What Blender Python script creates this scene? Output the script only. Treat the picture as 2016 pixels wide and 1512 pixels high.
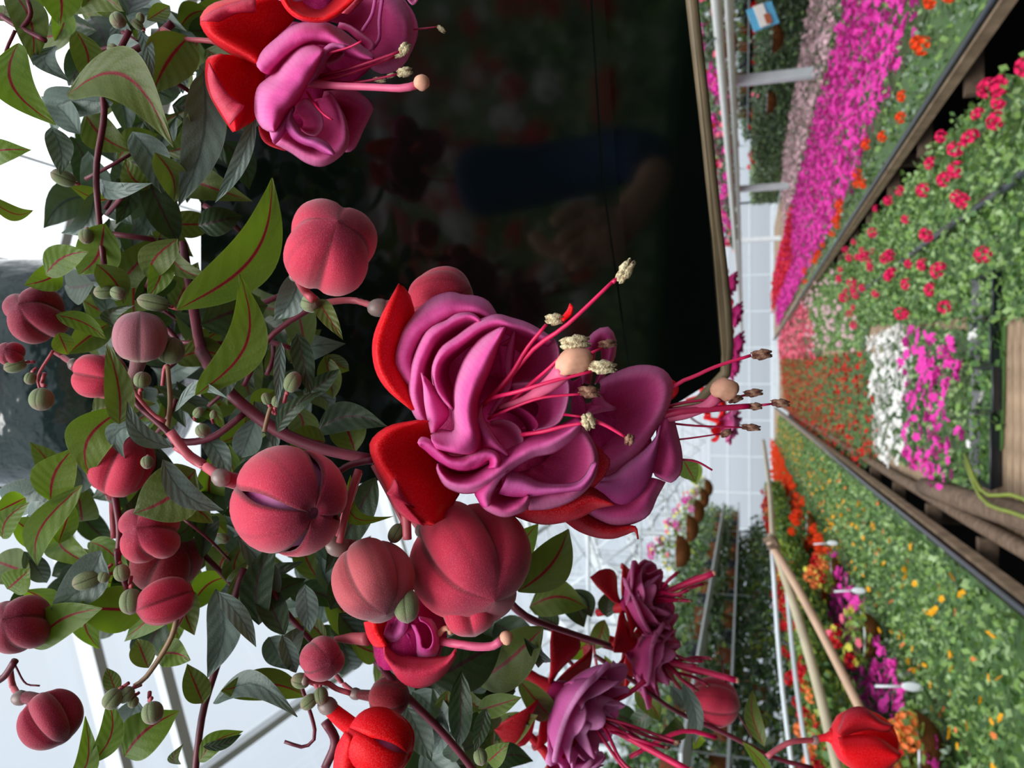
import bpy, math, random
import numpy as np
from mathutils import Vector, Matrix
random.seed(7); RNG = np.random.default_rng(7)
scene = bpy.context.scene
for o in list(bpy.data.objects): bpy.data.objects.remove(o)

# ------------------------------------------------------------------ camera
# The photograph was taken in portrait and is shown on its side: the top of the place is at the left.
F = 1515.0; PITCH = math.radians(16.8); CAM = Vector((0, 0, 1.6))
FWD = Vector((0, math.cos(PITCH), math.sin(PITCH)))
RGT = Vector((0, math.sin(PITCH), -math.cos(PITCH)))     # image right = down in the place
UPV = Vector((1, 0, 0))                                  # image up = right in the place
cam = bpy.data.cameras.new('camera'); co = bpy.data.objects.new('camera', cam)
scene.collection.objects.link(co); scene.camera = co
m = Matrix((RGT, UPV, -FWD)).transposed().to_4x4(); m.translation = CAM; co.matrix_world = m
cam.sensor_width = 36; cam.lens = 36 * F / 2016; cam.clip_start = 0.01; cam.clip_end = 300
cam.dof.use_dof = True; cam.dof.focus_distance = 0.212; cam.dof.aperture_fstop = 26

# ------------------------------------------------------------------ light
w = bpy.data.worlds.new('sky'); scene.world = w; w.use_nodes = True
nt = w.node_tree; nt.nodes.clear()
out = nt.nodes.new('ShaderNodeOutputWorld'); bg = nt.nodes.new('ShaderNodeBackground')
tc = nt.nodes.new('ShaderNodeTexCoord')
dt = nt.nodes.new('ShaderNodeVectorMath'); dt.operation = 'DOT_PRODUCT'
dt.inputs[1].default_value = Vector((0.42, 0.58, 0.70)).normalized()
rp = nt.nodes.new('ShaderNodeValToRGB')                  # a bright place in the cloud where the sun stands
rp.color_ramp.elements[0].position = 0.55; rp.color_ramp.elements[0].color = (0.60, 0.66, 0.73, 1)
rp.color_ramp.elements[1].position = 1.0; rp.color_ramp.elements[1].color = (1.7, 1.72, 1.75, 1)
e = rp.color_ramp.elements.new(0.84); e.color = (0.70, 0.75, 0.81, 1)
nz = nt.nodes.new('ShaderNodeTexNoise'); nz.inputs['Scale'].default_value = 2.2
nr = nt.nodes.new('ShaderNodeMapRange'); nr.inputs[3].default_value = 0.88; nr.inputs[4].default_value = 1.1
sep = nt.nodes.new('ShaderNodeSeparateXYZ')
hz = nt.nodes.new('ShaderNodeMapRange'); hz.inputs[1].default_value = -0.12; hz.inputs[2].default_value = 0.02
hz.inputs[3].default_value = 0.12; hz.inputs[4].default_value = 1.0
mu = nt.nodes.new('ShaderNodeMath'); mu.operation = 'MULTIPLY'
L = nt.links.new
L(tc.outputs['Generated'], dt.inputs[0]); L(dt.outputs['Value'], rp.inputs[0]); L(rp.outputs[0], bg.inputs[0])
L(tc.outputs['Generated'], nz.inputs['Vector']); L(nz.outputs[0], nr.inputs[0]); L(tc.outputs['Generated'], sep.inputs[0])
L(sep.outputs['Z'], hz.inputs[0]); L(nr.outputs[0], mu.inputs[0]); L(hz.outputs[0], mu.inputs[1])
L(mu.outputs[0], bg.inputs[1]); L(bg.outputs[0], out.inputs[0])
sl = bpy.data.lights.new('front_fill', 'SUN'); sl.energy = 4.2; sl.angle = math.radians(50); sl.color = (1.0, 0.98, 0.95)  # added soft fill from behind the viewer, brightens the backlit foreground
so = bpy.data.objects.new('front_fill', sl); scene.collection.objects.link(so)
so.rotation_euler = Vector((-0.15, -0.75, 0.75)).to_track_quat('Z', 'Y').to_euler()
scene.view_settings.view_transform = 'Standard'; scene.view_settings.look = 'None'
scene.view_settings.gamma = 1; scene.view_settings.use_curve_mapping = False
scene.view_settings.exposure = 0.3
scene.cycles.max_bounces = 7; scene.cycles.transparent_max_bounces = 10; scene.cycles.caustics_reflective = False

# ------------------------------------------------------------------ helpers
def P(x, y, d):
    x, y, d = float(x), float(y), float(d)
    return CAM + d * (FWD + RGT * ((x - 1008) / F) + UPV * ((756 - y) / F))
def G(x, y, z):
    """where the sight line of (x, y) meets the level z"""
    v = FWD + RGT * ((x - 1008) / F) + UPV * ((756 - y) / F)
    return CAM + v * ((z - CAM.z) / v.z)
def lin(r, g, b): return tuple((c / 255 / 12.92 if c <= 10 else ((c / 255 + .055) / 1.055) ** 2.4) for c in (r, g, b)) + (1,)
ORG = {}
def org(p): return ORG.get(p.name, Vector((0, 0, 0))) if p else Vector((0, 0, 0))
def mesh(verts, faces, mats, uv=None, smooth=True, name='mesh'):
    me = bpy.data.meshes.new(name); me.from_pydata(verts, [], faces)
    for mm in (mats if isinstance(mats, (list, tuple)) else [mats]): me.materials.append(mm)
    if uv is not None:
        ul = me.uv_layers.new(name='UVMap'); li = np.empty(len(me.loops), dtype=np.int32)
        me.loops.foreach_get('vertex_index', li); ul.data.foreach_set('uv', np.asarray(uv, dtype=np.float32)[li].ravel())
    if smooth: me.polygons.foreach_set('use_smooth', [True] * len(me.polygons))
    me.update(); return me
def obj(name, verts, faces, mat, parent=None, uv=None, smooth=True, solid=0, sub=0, origin=None):
    A = np.asarray([tuple(v) for v in verts]) if not isinstance(verts, np.ndarray) else verts
    c = Vector(origin) if origin is not None else Vector(A.mean(axis=0))
    me = mesh((A - np.array(c)).tolist(), faces, mat, uv, smooth, name)
    o = bpy.data.objects.new(name, me); scene.collection.objects.link(o)
    if parent: o.parent = parent
    o.location = c - org(parent); ORG[o.name] = c
    if sub:
        s = o.modifiers.new('sub', 'SUBSURF'); s.levels = s.render_levels = sub
    if solid:
        s = o.modifiers.new('thick', 'SOLIDIFY'); s.thickness = solid; s.offset = 0
    return o
def place(name, me, M, parent=None):
    """link a copy of a shared mesh at a world matrix"""
    o = bpy.data.objects.new(name, me); scene.collection.objects.link(o)
    if parent:
        o.parent = parent; M = Matrix.Translation(-org(parent)) @ M
    o.matrix_local = M; ORG[o.name] = M.translation + org(parent); return o
def thing(name, label, cat, loc, group=None):
    o = bpy.data.objects.new(name, None); scene.collection.objects.link(o); o.location = loc; o.empty_display_size = .02
    ORG[o.name] = Vector(loc); return tag(o, label, cat, group)
def tag(o, label, cat, group=None):
    o['label'] = label; o['category'] = cat
    if group: o['group'] = group
    return o
def struct(o): o['kind'] = 'structure'; return o
def stuff(o): o['kind'] = 'stuff'; return o
def cr(pts, n):
    """Catmull-Rom resample to n points"""
    p = np.array(pts, float)
    if len(p) == 2: return np.linspace(p[0], p[1], n)
    q = np.vstack([2 * p[0] - p[1], p, 2 * p[-1] - p[-2]])
    seg = np.linalg.norm(np.diff(p[:, :2], axis=0), axis=1) ** .5 + 1e-6 if p.shape[1] > 1 else np.ones(len(p) - 1)
    cum = np.concatenate([[0], np.cumsum(np.linalg.norm(np.diff(p, axis=0), axis=1) + 1e-9)])
    outp = []
    for s in np.linspace(0, cum[-1], n):
        i = min(max(np.searchsorted(cum, s) - 1, 0), len(p) - 2); t = (s - cum[i]) / (cum[i + 1] - cum[i])
        a, b, c, d = q[i], q[i + 1], q[i + 2], q[i + 3]
        outp.append(.5 * ((2 * b) + (-a + c) * t + (2 * a - 5 * b + 4 * c - d) * t * t + (-a + 3 * b - 3 * c + d) * t ** 3))
    return np.array(outp)
def crx(pts, n):
    """uniform Catmull-Rom across rows"""
    p = np.array(pts, float)
    if len(p) == 2: return np.linspace(p[0], p[1], n)
    q = np.concatenate([[2 * p[0] - p[1]], p, [2 * p[-1] - p[-2]]]); outp = []
    for s in np.linspace(0, len(p) - 1, n):
        i = min(int(s), len(p) - 2); t = s - i; a, b, c, d = q[i], q[i + 1], q[i + 2], q[i + 3]
        outp.append(.5 * ((2 * b) + (-a + c) * t + (2 * a - 5 * b + 4 * c - d) * t * t + (-a + 3 * b - 3 * c + d) * t ** 3))
    return np.array(outp)
def grid_faces(m_, n_, wrap=False):
    f = []
    for i in range(m_ - 1):
        for j in range(n_ - (0 if wrap else 1)):
            k = (j + 1) % n_
            f.append((i * n_ + j, i * n_ + k, (i + 1) * n_ + k, (i + 1) * n_ + j))
    return f
class Frame:
    """drawing frame of one flower: its own origin, scale and distance (z in mm towards the viewer)"""
    def __init__(s, ox, oy, sc, d): s.ox, s.oy, s.sc, s.d = ox, oy, sc, d
    def pt(s, x, y, z=0): return P(s.ox + x / s.sc, s.oy + y / s.sc, s.d - z * .001)
def surf(fr, name, rows, mat, parent, n=22, m_=14, ruf=.25, solid=.0005, seed=0):
    R = []
    for z, pts in rows:
        R.append(cr([(p[0], p[1], (p[2] if len(p) > 2 else z) * 20) for p in pts], n))
    Gd = crx(np.array(R), m_); V = []; uv = []
    for i in range(m_):
        for j in range(n):
            x, y, z = Gd[i, j]; z /= 20
            z += ruf * (math.sin(j * .9 + seed) * math.sin(i * .5 + seed * 2) + .5 * math.sin(j * 2.1 + i + seed))
            V.append(fr.pt(x, y, z)); uv.append((j / (n - 1), i / (m_ - 1)))
    return obj(name, V, grid_faces(m_, n), mat, parent, uv, solid=solid)
def tube_mesh(pts, rad, sides=8, n=None, cap=True):
    p = cr([tuple(q) for q in pts], n or max(2, len(pts) * 3)) if len(pts) > 2 else np.array([tuple(q) for q in pts])
    r = np.interp(np.linspace(0, 1, len(p)), np.linspace(0, 1, len(rad)), rad) if hasattr(rad, '__len__') else np.full(len(p), rad)
    V = []; up = Vector((.31, .2, .93))
    for i in range(len(p)):
        t = Vector(p[min(i + 1, len(p) - 1)] - p[max(i - 1, 0)]).normalized(); a = t.cross(up)
        if a.length < .05: a = t.cross(Vector((1, 0, 0)))
        a.normalize(); b = t.cross(a)
        for k in range(sides):
            an = 2 * math.pi * k / sides; V.append(Vector(p[i]) + (a * math.cos(an) + b * math.sin(an)) * r[i])
    f = grid_faces(len(p), sides, True)
    if cap: f += [tuple(range(sides))[::-1], tuple(range(len(V) - sides, len(V)))]
    return V, f
def tube(name, pts, rad, mat, parent=None, sides=8, n=None):
    V, f = tube_mesh(pts, rad, sides, n); return obj(name, V, f, mat, parent)
def box_vf(lo, hi):
    x0, y0, z0 = lo; x1, y1, z1 = hi
    return [(x0, y0, z0), (x1, y0, z0), (x1, y1, z0), (x0, y1, z0), (x0, y0, z1), (x1, y0, z1), (x1, y1, z1), (x0, y1, z1)], \
        [(0, 3, 2, 1), (4, 5, 6, 7), (0, 1, 5, 4), (1, 2, 6, 5), (2, 3, 7, 6), (3, 0, 4, 7)]
def box(name, lo, hi, mat, parent=None, bevel=0):
    V, f = box_vf(lo, hi); o = obj(name, V, f, mat, parent, smooth=False)
    if bevel:
        b = o.modifiers.new('bevel', 'BEVEL'); b.width = bevel; b.segments = 2
    return o
def blob(name, c, r, mat, parent, lump=.15, seg=12, rings=8, axes=None, seed=0):
    """lumpy ellipsoid; r = three radii along axes"""
    ax = axes or (RGT, UPV, FWD); V = []
    for i in range(rings + 1):
        th = math.pi * i / rings
        for j in range(seg):
            ph = 2 * math.pi * j / seg
            k = 1 + lump * math.sin(3 * ph + seed + i) * math.sin(th) + lump * .6 * math.sin(5 * th + seed * 2 + j)
            V.append(c + (ax[0] * (math.cos(th) * r[0]) + ax[1] * (math.sin(th) * math.cos(ph) * r[1]) + ax[2] * (math.sin(th) * math.sin(ph) * r[2])) * k)
    return obj(name, V, grid_faces(rings + 1, seg, True), mat, parent, [(0, i / rings) for i in range(rings + 1) for j in range(seg)])

# ------------------------------------------------------------------ materials
class N:
    def __init__(s, name):
        s.m = bpy.data.materials.new(name); s.m.use_nodes = True; s.t = s.m.node_tree; s.t.nodes.clear()
        s.o = s.n('ShaderNodeOutputMaterial')
    def n(s, k, **kw):
        q = s.t.nodes.new(k)
        for a, b in kw.items(): setattr(q, a, b)
        return q
    def l(s, a, b): s.t.links.new(a, b)
    def ramp(s, inp, stops, interp='LINEAR'):
        r = s.n('ShaderNodeValToRGB'); r.color_ramp.interpolation = interp; el = r.color_ramp.elements
        while len(el) < len(stops): el.new(.5)
        for e_, (p, c) in zip(el, stops): e_.position = p; e_.color = c
        if inp: s.l(inp, r.inputs[0])
        return r.outputs[0]
    def noise(s, scale, det=3, coord='Object', rough=.5):
        t = s.n('ShaderNodeTexCoord'); q = s.n('ShaderNodeTexNoise'); q.inputs['Scale'].default_value = scale
        q.inputs['Detail'].default_value = det; q.inputs['Roughness'].default_value = rough; s.l(t.outputs[coord], q.inputs['Vector']); return q.outputs[0]
    def mix(s, f, a, b, mode='MIX'):
        q = s.n('ShaderNodeMix', data_type='RGBA', blend_type=mode)
        for sock, v in ((q.inputs[0], f), (q.inputs[6], a), (q.inputs[7], b)):
            if hasattr(v, 'links'): s.l(v, sock)
            elif v is not None: sock.default_value = v
        return q.outputs[2]
    def math(s, op, a, b=0, c=0):
        q = s.n('ShaderNodeMath', operation=op)
        for i, v in enumerate((a, b, c)):
            if hasattr(v, 'links'): s.l(v, q.inputs[i])
            else: q.inputs[i].default_value = v
        return q.outputs[0]
    def done(s, col, rough=.5, spec=.3, trans=0, bump=None, bstr=.3, bdist=.0003, metal=0, coat=0, tcol=None, sheen=0):
        b = s.n('ShaderNodeBsdfPrincipled')
        if hasattr(col, 'links'): s.l(col, b.inputs['Base Color'])
        else: b.inputs['Base Color'].default_value = col
        if hasattr(rough, 'links'): s.l(rough, b.inputs['Roughness'])
        else: b.inputs['Roughness'].default_value = rough
        b.inputs['Specular IOR Level'].default_value = spec; b.inputs['Metallic'].default_value = metal
        b.inputs['Coat Weight'].default_value = coat; b.inputs['Coat Roughness'].default_value = .05
        if sheen: b.inputs['Sheen Weight'].default_value = sheen
        if bump is not None:
            q = s.n('ShaderNodeBump'); q.inputs['Strength'].default_value = bstr; q.inputs['Distance'].default_value = bdist
            s.l(bump, q.inputs['Height']); s.l(q.outputs[0], b.inputs['Normal'])
        res = b.outputs[0]
        if trans:
            t = s.n('ShaderNodeBsdfTranslucent'); x = s.n('ShaderNodeMixShader'); x.inputs[0].default_value = trans
            c2 = tcol if tcol is not None else col
            if hasattr(c2, 'links'): s.l(c2, t.inputs[0])
            else: t.inputs[0].default_value = c2
            s.l(res, x.inputs[1]); s.l(t.outputs[0], x.inputs[2]); res = x.outputs[0]
        s.l(res, s.o.inputs[0]); return s.m
def flat(name, c, rough=.6, spec=.3, var=.25, scale=40, **kw):
    q = N(name); d = tuple(x * (1 - var) for x in c[:3]) + (1,); nn = q.noise(scale)
    return q.done(q.ramp(nn, [(.3, d), (.7, c)]), rough, spec, **kw)
def petal_mat(name, rim, mid, deep, trans=.36, rough=.55):
    q = N(name); uv = q.n('ShaderNodeUVMap'); sp = q.n('ShaderNodeSeparateXYZ'); q.l(uv.outputs[0], sp.inputs[0])
    n1 = q.noise(350, 4); n2 = q.noise(2500, 2); n3 = q.noise(60, 3)
    v = q.math('ADD', sp.outputs[1], q.math('MULTIPLY', q.math('SUBTRACT', n3, .5), .35))
    c = q.ramp(v, [(0, rim), (.12, rim), (.5, mid), (1, deep)], 'EASE')
    c = q.mix(q.math('MULTIPLY', n1, .35), c, mid, 'MIX')
    c = q.mix(q.ramp(n2, [(.45, (0, 0, 0, 1)), (.75, (.07, .07, .07, 1))]), c, (1, .75, .95, 1))
    # fine veins running from the base to the rim
    wv = q.n('ShaderNodeTexWave', bands_direction='X'); wv.inputs['Scale'].default_value = 7; wv.inputs['Distortion'].default_value = 2.5
    q.l(uv.outputs[0], wv.inputs['Vector'])
    c = q.mix(q.ramp(wv.outputs[1], [(.0, (.14, .14, .14, 1)), (.15, (0, 0, 0, 1))]), c, deep)
    return q.done(c, rough, .12, trans, n2, .25, .0002)
PINK = petal_mat('orchid_petal', lin(248, 158, 212), lin(240, 98, 178), lin(224, 40, 138))
LILAC = petal_mat('lilac_petal', lin(238, 164, 214), lin(228, 112, 186), lin(205, 50, 138))
MAUVE = petal_mat('mauve_petal', lin(236, 140, 190), lin(222, 82, 152), lin(192, 28, 96))
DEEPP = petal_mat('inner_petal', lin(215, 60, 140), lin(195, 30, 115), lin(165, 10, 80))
RED = petal_mat('red_sepal', lin(245, 45, 60), lin(242, 6, 16), lin(225, 2, 10), .3, .42)
DRED = petal_mat('deep_red_sepal', lin(205, 40, 60), lin(190, 10, 25), lin(150, 5, 15), .2, .45)
ROSE = petal_mat('rose_sepal', lin(225, 85, 105), lin(205, 45, 75), lin(185, 25, 55), .2)
def bud_mat(name, side, tip, base):
    q = N(name); uv = q.n('ShaderNodeUVMap'); sp = q.n('ShaderNodeSeparateXYZ'); q.l(uv.outputs[0], sp.inputs[0])
    n1 = q.noise(120, 4); n2 = q.noise(3500, 2)
    v = q.math('ADD', sp.outputs[1], q.math('MULTIPLY', q.math('SUBTRACT', n1, .5), .35))
    c = q.ramp(v, [(0, base), (.3, side), (.65, side), (.97, tip)])
    w_ = q.math('ABSOLUTE', q.math('COSINE', q.math('MULTIPLY', sp.outputs[0], 4 * math.pi)))     # four seams
    c = q.mix(q.ramp(w_, [(.975, (0, 0, 0, 1)), (.998, (.85, .85, .85, 1))]), c, tuple(x * .35 for x in side[:3]) + (1,))
    k_ = q.math('ABSOLUTE', q.math('SINE', q.math('MULTIPLY', sp.outputs[0], 4 * math.pi)))      # sepal midribs
    c = q.mix(q.ramp(k_, [(.985, (0, 0, 0, 1)), (1, (.3, .3, .3, 1))]), c, tuple(x * .5 for x in side[:3]) + (1,))
    c = q.mix(q.ramp(n2, [(.5, (0, 0, 0, 1)), (.8, (.12, .12, .12, 1))]), c, (1, .7, .75, 1))
    return q.done(c, .6, .12, .1, n2, .5, .0002, sheen=.35)
BUDR = bud_mat('rose_bud', lin(204, 44, 74), lin(150, 32, 62), lin(218, 54, 84))
BUDD = bud_mat('wine_bud', lin(168, 38, 66), lin(120, 28, 54), lin(190, 50, 80))
BUDM = bud_mat('muted_bud', lin(186, 78, 86), lin(125, 48, 62), lin(180, 92, 84))
BUDG = bud_mat('green_mauve_bud', lin(176, 108, 118), lin(168, 92, 112), lin(165, 150, 100))
BUDK = bud_mat('dark_red_bud', lin(150, 18, 36), lin(120, 15, 30), lin(130, 30, 40))
BUDS = bud_mat('small_green_bud', lin(122, 136, 92), lin(140, 118, 100), lin(110, 132, 80))
def leaf_mat(name, c1, c2, vein, rib, trans, tcol, rough=.45):
    q = N(name); uv = q.n('ShaderNodeUVMap'); sp = q.n('ShaderNodeSeparateXYZ'); q.l(uv.outputs[0], sp.inputs[0])
    n1 = q.noise(90, 4); n2 = q.noise(1400, 2); a = q.math('ABSOLUTE', q.math('SUBTRACT', sp.outputs[0], .5))
    c = q.ramp(n1, [(.3, c1), (.7, c2)])
    s_ = q.math('SINE', q.math('MULTIPLY', q.math('SUBTRACT', sp.outputs[1], q.math('MULTIPLY', a, .45)), 42))
    c = q.mix(q.ramp(s_, [(.9, (0, 0, 0, 1)), (1, (.14, .14, .14, 1))]), c, vein)
    c = q.mix(q.ramp(a, [(.46, (0, 0, 0, 1)), (.5, (.5, .5, .5, 1))]), c, vein)
    rm = q.ramp(a, [(.018, (1, 1, 1, 1)), (.05, (0, 0, 0, 1))]); c3 = q.mix(rm, c, rib)
    tm = q.mix(rm, tcol, rib); h = q.math('ADD', q.math('MULTIPLY', n2, .5), q.math('MULTIPLY', s_, -.2))
    return q.done(c3, rough, .3, trans, h, .5, .0004, tcol=tm)
GREEN = leaf_mat('green_leaf', lin(84, 108, 44), lin(108, 130, 56), lin(140, 160, 90), lin(140, 30, 45), .42, lin(130, 165, 35))
OLIVE = leaf_mat('olive_leaf', lin(74, 88, 40), lin(92, 104, 48), lin(118, 128, 78), lin(120, 26, 36), .3, lin(105, 125, 35))
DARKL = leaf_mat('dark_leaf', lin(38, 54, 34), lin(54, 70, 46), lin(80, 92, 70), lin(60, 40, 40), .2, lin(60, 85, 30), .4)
SILV = leaf_mat('grey_leaf', lin(84, 100, 92), lin(106, 120, 112), lin(130, 142, 134), lin(74, 86, 78), .15, lin(90, 115, 50), .38)
STEM = flat('red_stem', lin(112, 42, 58), .45, .4, .4, 120)
STEMG = flat('green_stem', lin(150, 120, 90), .5, .3, .3, 120)
PEDI = flat('pink_pedicel', lin(190, 88, 98), .45, .35, .25, 150)
OVAR = flat('ovary', lin(140, 118, 112), .4, .5, .3, 200)
FIL = flat('filament', lin(232, 38, 98), .4, .35, .15, 300, trans=.2)
DFIL = flat('dark_filament', lin(175, 15, 70), .4, .35, .2, 300)
STYL = flat('style', lin(240, 110, 150), .4, .3, .15, 300, trans=.2)
STIG = flat('stigma', lin(240, 180, 150), .5, .25, .15, 500, trans=.15)
_q = N('anther'); ANTH = _q.done(_q.ramp(_q.noise(700, 5, rough=.7), [(.35, lin(120, 90, 70)), (.55, lin(214, 200, 160)), (.8, lin(240, 232, 200))]), .8, .1, 0, _q.noise(900, 4), .9, .0008)
_q = N('brown_anther'); ANTB = _q.done(_q.ramp(_q.noise(600, 4), [(.4, lin(95, 55, 45)), (.7, lin(180, 140, 115))]), .7, .2, 0, _q.noise(900, 4), .8, .0006)

# room / bench materials
WOOD = flat('weathered_wood', lin(168, 142, 116), .8, .15, .5, 9)
LOG = flat('brown_log', lin(120, 100, 84), .85, .1, .45, 25)
HOSE = flat('black_hose', lin(38, 44, 52), .35, .5, .3, 20)
BLK = flat('black_plastic_tray', lin(34, 38, 44), .4, .5, .3, 20)
METAL = flat('painted_steel', lin(212, 218, 222), .45, .4, .12, 6)
WHITEP = flat('white_pipe', lin(205, 203, 198), .35, .5, .12, 15)
SOIL = flat('dark_floor', lin(30, 27, 24), .9, .1, .4, 5)
CANE = flat('cane', lin(192, 158, 132), .5, .4, .25, 12)
CANE2 = flat('beige_cane', lin(180, 168, 142), .5, .4, .25, 12)
_q = N('coconut_fibre'); _w = _q.n('ShaderNodeTexWave', bands_direction='Z'); _w.inputs['Scale'].default_value = 22; _w.inputs['Distortion'].default_value = 6
COCO = _q.done(_q.ramp(_w.outputs[1], [(.1, lin(70, 40, 22)), (.9, lin(142, 88, 50))]), .95, .1, 0, _q.noise(60, 5), .8, .01)
TERRA = flat('terracotta', lin(150, 84, 56), .8, .2, .3, 10)
_q = N('glossy_dark_green'); POTM = _q.done((.0018, .0035, .0026, 1), _q.ramp(_q.noise(6, 3), [(.4, (.06,) * 3 + (1,)), (.8, (.11,) * 3 + (1,))]), .46, 0, _q.noise(4, 2), .12, .01)
_q = N('glossy_green_shell'); SHELL = _q.done(_q.ramp(_q.noise(5, 4), [(.35, lin(18, 34, 32)), (.75, lin(34, 54, 50))]), .10, .9, 0, _q.noise(14, 4), .5, .02)
RIMM = flat('worn_rim', lin(120, 104, 78), .5, .4, .4, 30)
_q = N('glass_pane'); _t = _q.n('ShaderNodeBsdfTransparent'); _t.inputs[0].default_value = (.93, .96, .98, 1)
_g = _q.n('ShaderNodeBsdfGlossy'); _g.inputs['Roughness'].default_value = .03; _fr = _q.n('ShaderNodeLayerWeight'); _mx = _q.n('ShaderNodeMixShader')
_q.l(_q.math('MULTIPLY_ADD', _q.math('POWER', _fr.outputs['Facing'], 4), .5, .03), _mx.inputs[0]); _q.l(_t.outputs[0], _mx.inputs[1]); _q.l(_g.outputs[0], _mx.inputs[2]); _q.l(_mx.outputs[0], _q.o.inputs[0]); GLASS = _q.m
_q = N('translucent_panel'); _t = _q.n('ShaderNodeBsdfTranslucent'); _t.inputs[0].default_value = (.86, .91, .95, 1)
_g = _q.n('ShaderNodeBsdfTransparent'); _mx = _q.n('ShaderNodeMixShader'); _mx.inputs[0].default_value = .5
_q.l(_t.outputs[0], _mx.inputs[1]); _q.l(_g.outputs[0], _mx.inputs[2]); _q.l(_mx.outputs[0], _q.o.inputs[0]); PANEL = _q.m

# ------------------------------------------------------------------ fuchsia parts
def leaf(parent, bx, by, tx, ty, wpx, kind='g', d=.23, dt=0., bend=.12, fold=.25, droop=.15, name='leaf', curl=0, collect=None):
    B, T = P(bx, by, d), P(tx, ty, d + dt); ax = T - B; Ln = ax.length; ax.normalize()
    view = ((B + T) / 2 - CAM).normalized(); side = ax.cross(view).normalized(); nrm = side.cross(ax).normalized()
    if nrm.dot(view) > 0: nrm = -nrm
    wd = wpx / F * d; n_, m_ = 12, 7; V = []; uv = []
    sd = random.random() * 9
    for i in range(n_):
        t = i / (n_ - 1)
        prof = (math.sin(math.pi * min(1, t ** .82)) ** .78) * (1 - .12 * t) if 0 < t < 1 else 0.03
        if t > .8: prof *= 1 - .35 * ((t - .8) / .2)
        cen = B + ax * (t * Ln) + side * (math.sin(math.pi * t) * bend * Ln) + nrm * (math.sin(math.pi * t) * droop * Ln - t * t * curl * Ln)
        for j in range(m_):
            s = j / (m_ - 1) * 2 - 1
            q = cen + side * (s * prof * wd / 2) + nrm * (abs(s) * fold * wd / 2 * prof + .035 * wd * math.sin(9 * t + sd + s * 2) * abs(s))
            V.append(q); uv.append((j / (m_ - 1), t))
    if collect is not None: collect.append((V, grid_faces(n_, m_), uv)); return
    return obj(name, V, grid_faces(n_, m_), {'g': GREEN, 'o': OLIVE, 'k': DARKL, 's': SILV}[kind], parent, uv, sub=1)

def bud(parent, px, py, r, ax, ay, tow, d, mat, elong=1.0, ov=None, ped=None, lobes=.13, name='bud', neck=1, omat=None, rot=0., ovr=None, flat_=.0):
    """closed fuchsia bud: four fat sepals meeting in a point, a short tube, the ovary and the pedicel"""
    A = (RGT * ax - UPV * ay - FWD * tow).normalized(); R = r / F * d; C = P(px, py, d)
    s1 = A.cross(FWD if abs(A.dot(FWD)) < .9 else UPV).normalized(); s2 = A.cross(s1); V = []; uv = []; n_, m_ = 30, 64
    hl = R * elong; sd = px * .37
    for i in range(n_):
        t = i / (n_ - 1); th = math.pi * t
        z = -math.cos(th); rad = math.sin(th) ** .82
        if t > .9: z += .07 * ((t - .9) / .1) ** 2
        if t < .18 and neck: rad = max(rad * .9, .26 - t * .2); 
        for j in range(m_):
            ph = 2 * math.pi * j / m_ + rot
            g = abs(math.cos(2 * (ph - rot))); groove = .45 * max(0, (g - .90) / .10) ** 1.3 + .65 * max(0, (g - .25) / .75) ** 1.8
            sp = abs(math.sin(2 * (ph - rot)))
            k = 1 - 1.55 * lobes * groove * (math.sin(th) ** .6) + .02 * sp + .02 * math.sin(3 * ph + sd)
            kz = 1 - .5 * flat_ * groove
            V.append(C + A * (hl * z * kz * (1 - neck * .0)) + (s1 * math.cos(ph) + s2 * math.sin(ph)) * (R * rad * k)); uv.append((j / m_, t))
    o = obj(name, V, grid_faces(n_, m_, True), mat, parent, uv)
    base = C - A * hl
    ovr = ovr or r * .2
    if ov is None: oc = base - A * (R * .30); orr = ovr / F * d
    else: oc = P(ov[0], ov[1], d + .004); orr = (ov[2] if len(ov) > 2 else ovr) / F * d
    if neck:
        V, f = tube_mesh([base + A * R * .25, base.lerp(oc, .5), oc], [R * .32, orr * .85, orr * .7], 10); obj('tube', V, f, mat, o, [(0, .2)] * len(V))
        dr = (oc - base).normalized() if (oc - base).length > 1e-5 else -A
        p1 = dr.orthogonal().normalized(); blob('ovary', oc, (orr * 1.25, orr, orr), omat or OVAR, o, .02, axes=(dr, p1, dr.cross(p1)))
    if ped:
        pts = [oc] + [P(q[0], q[1], q[2] if len(q) > 2 else d + .01) for q in ped]
        tube('pedicel', pts, [r * .07 / F * d + .0004] * 2, PEDI, o)
    return o

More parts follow.
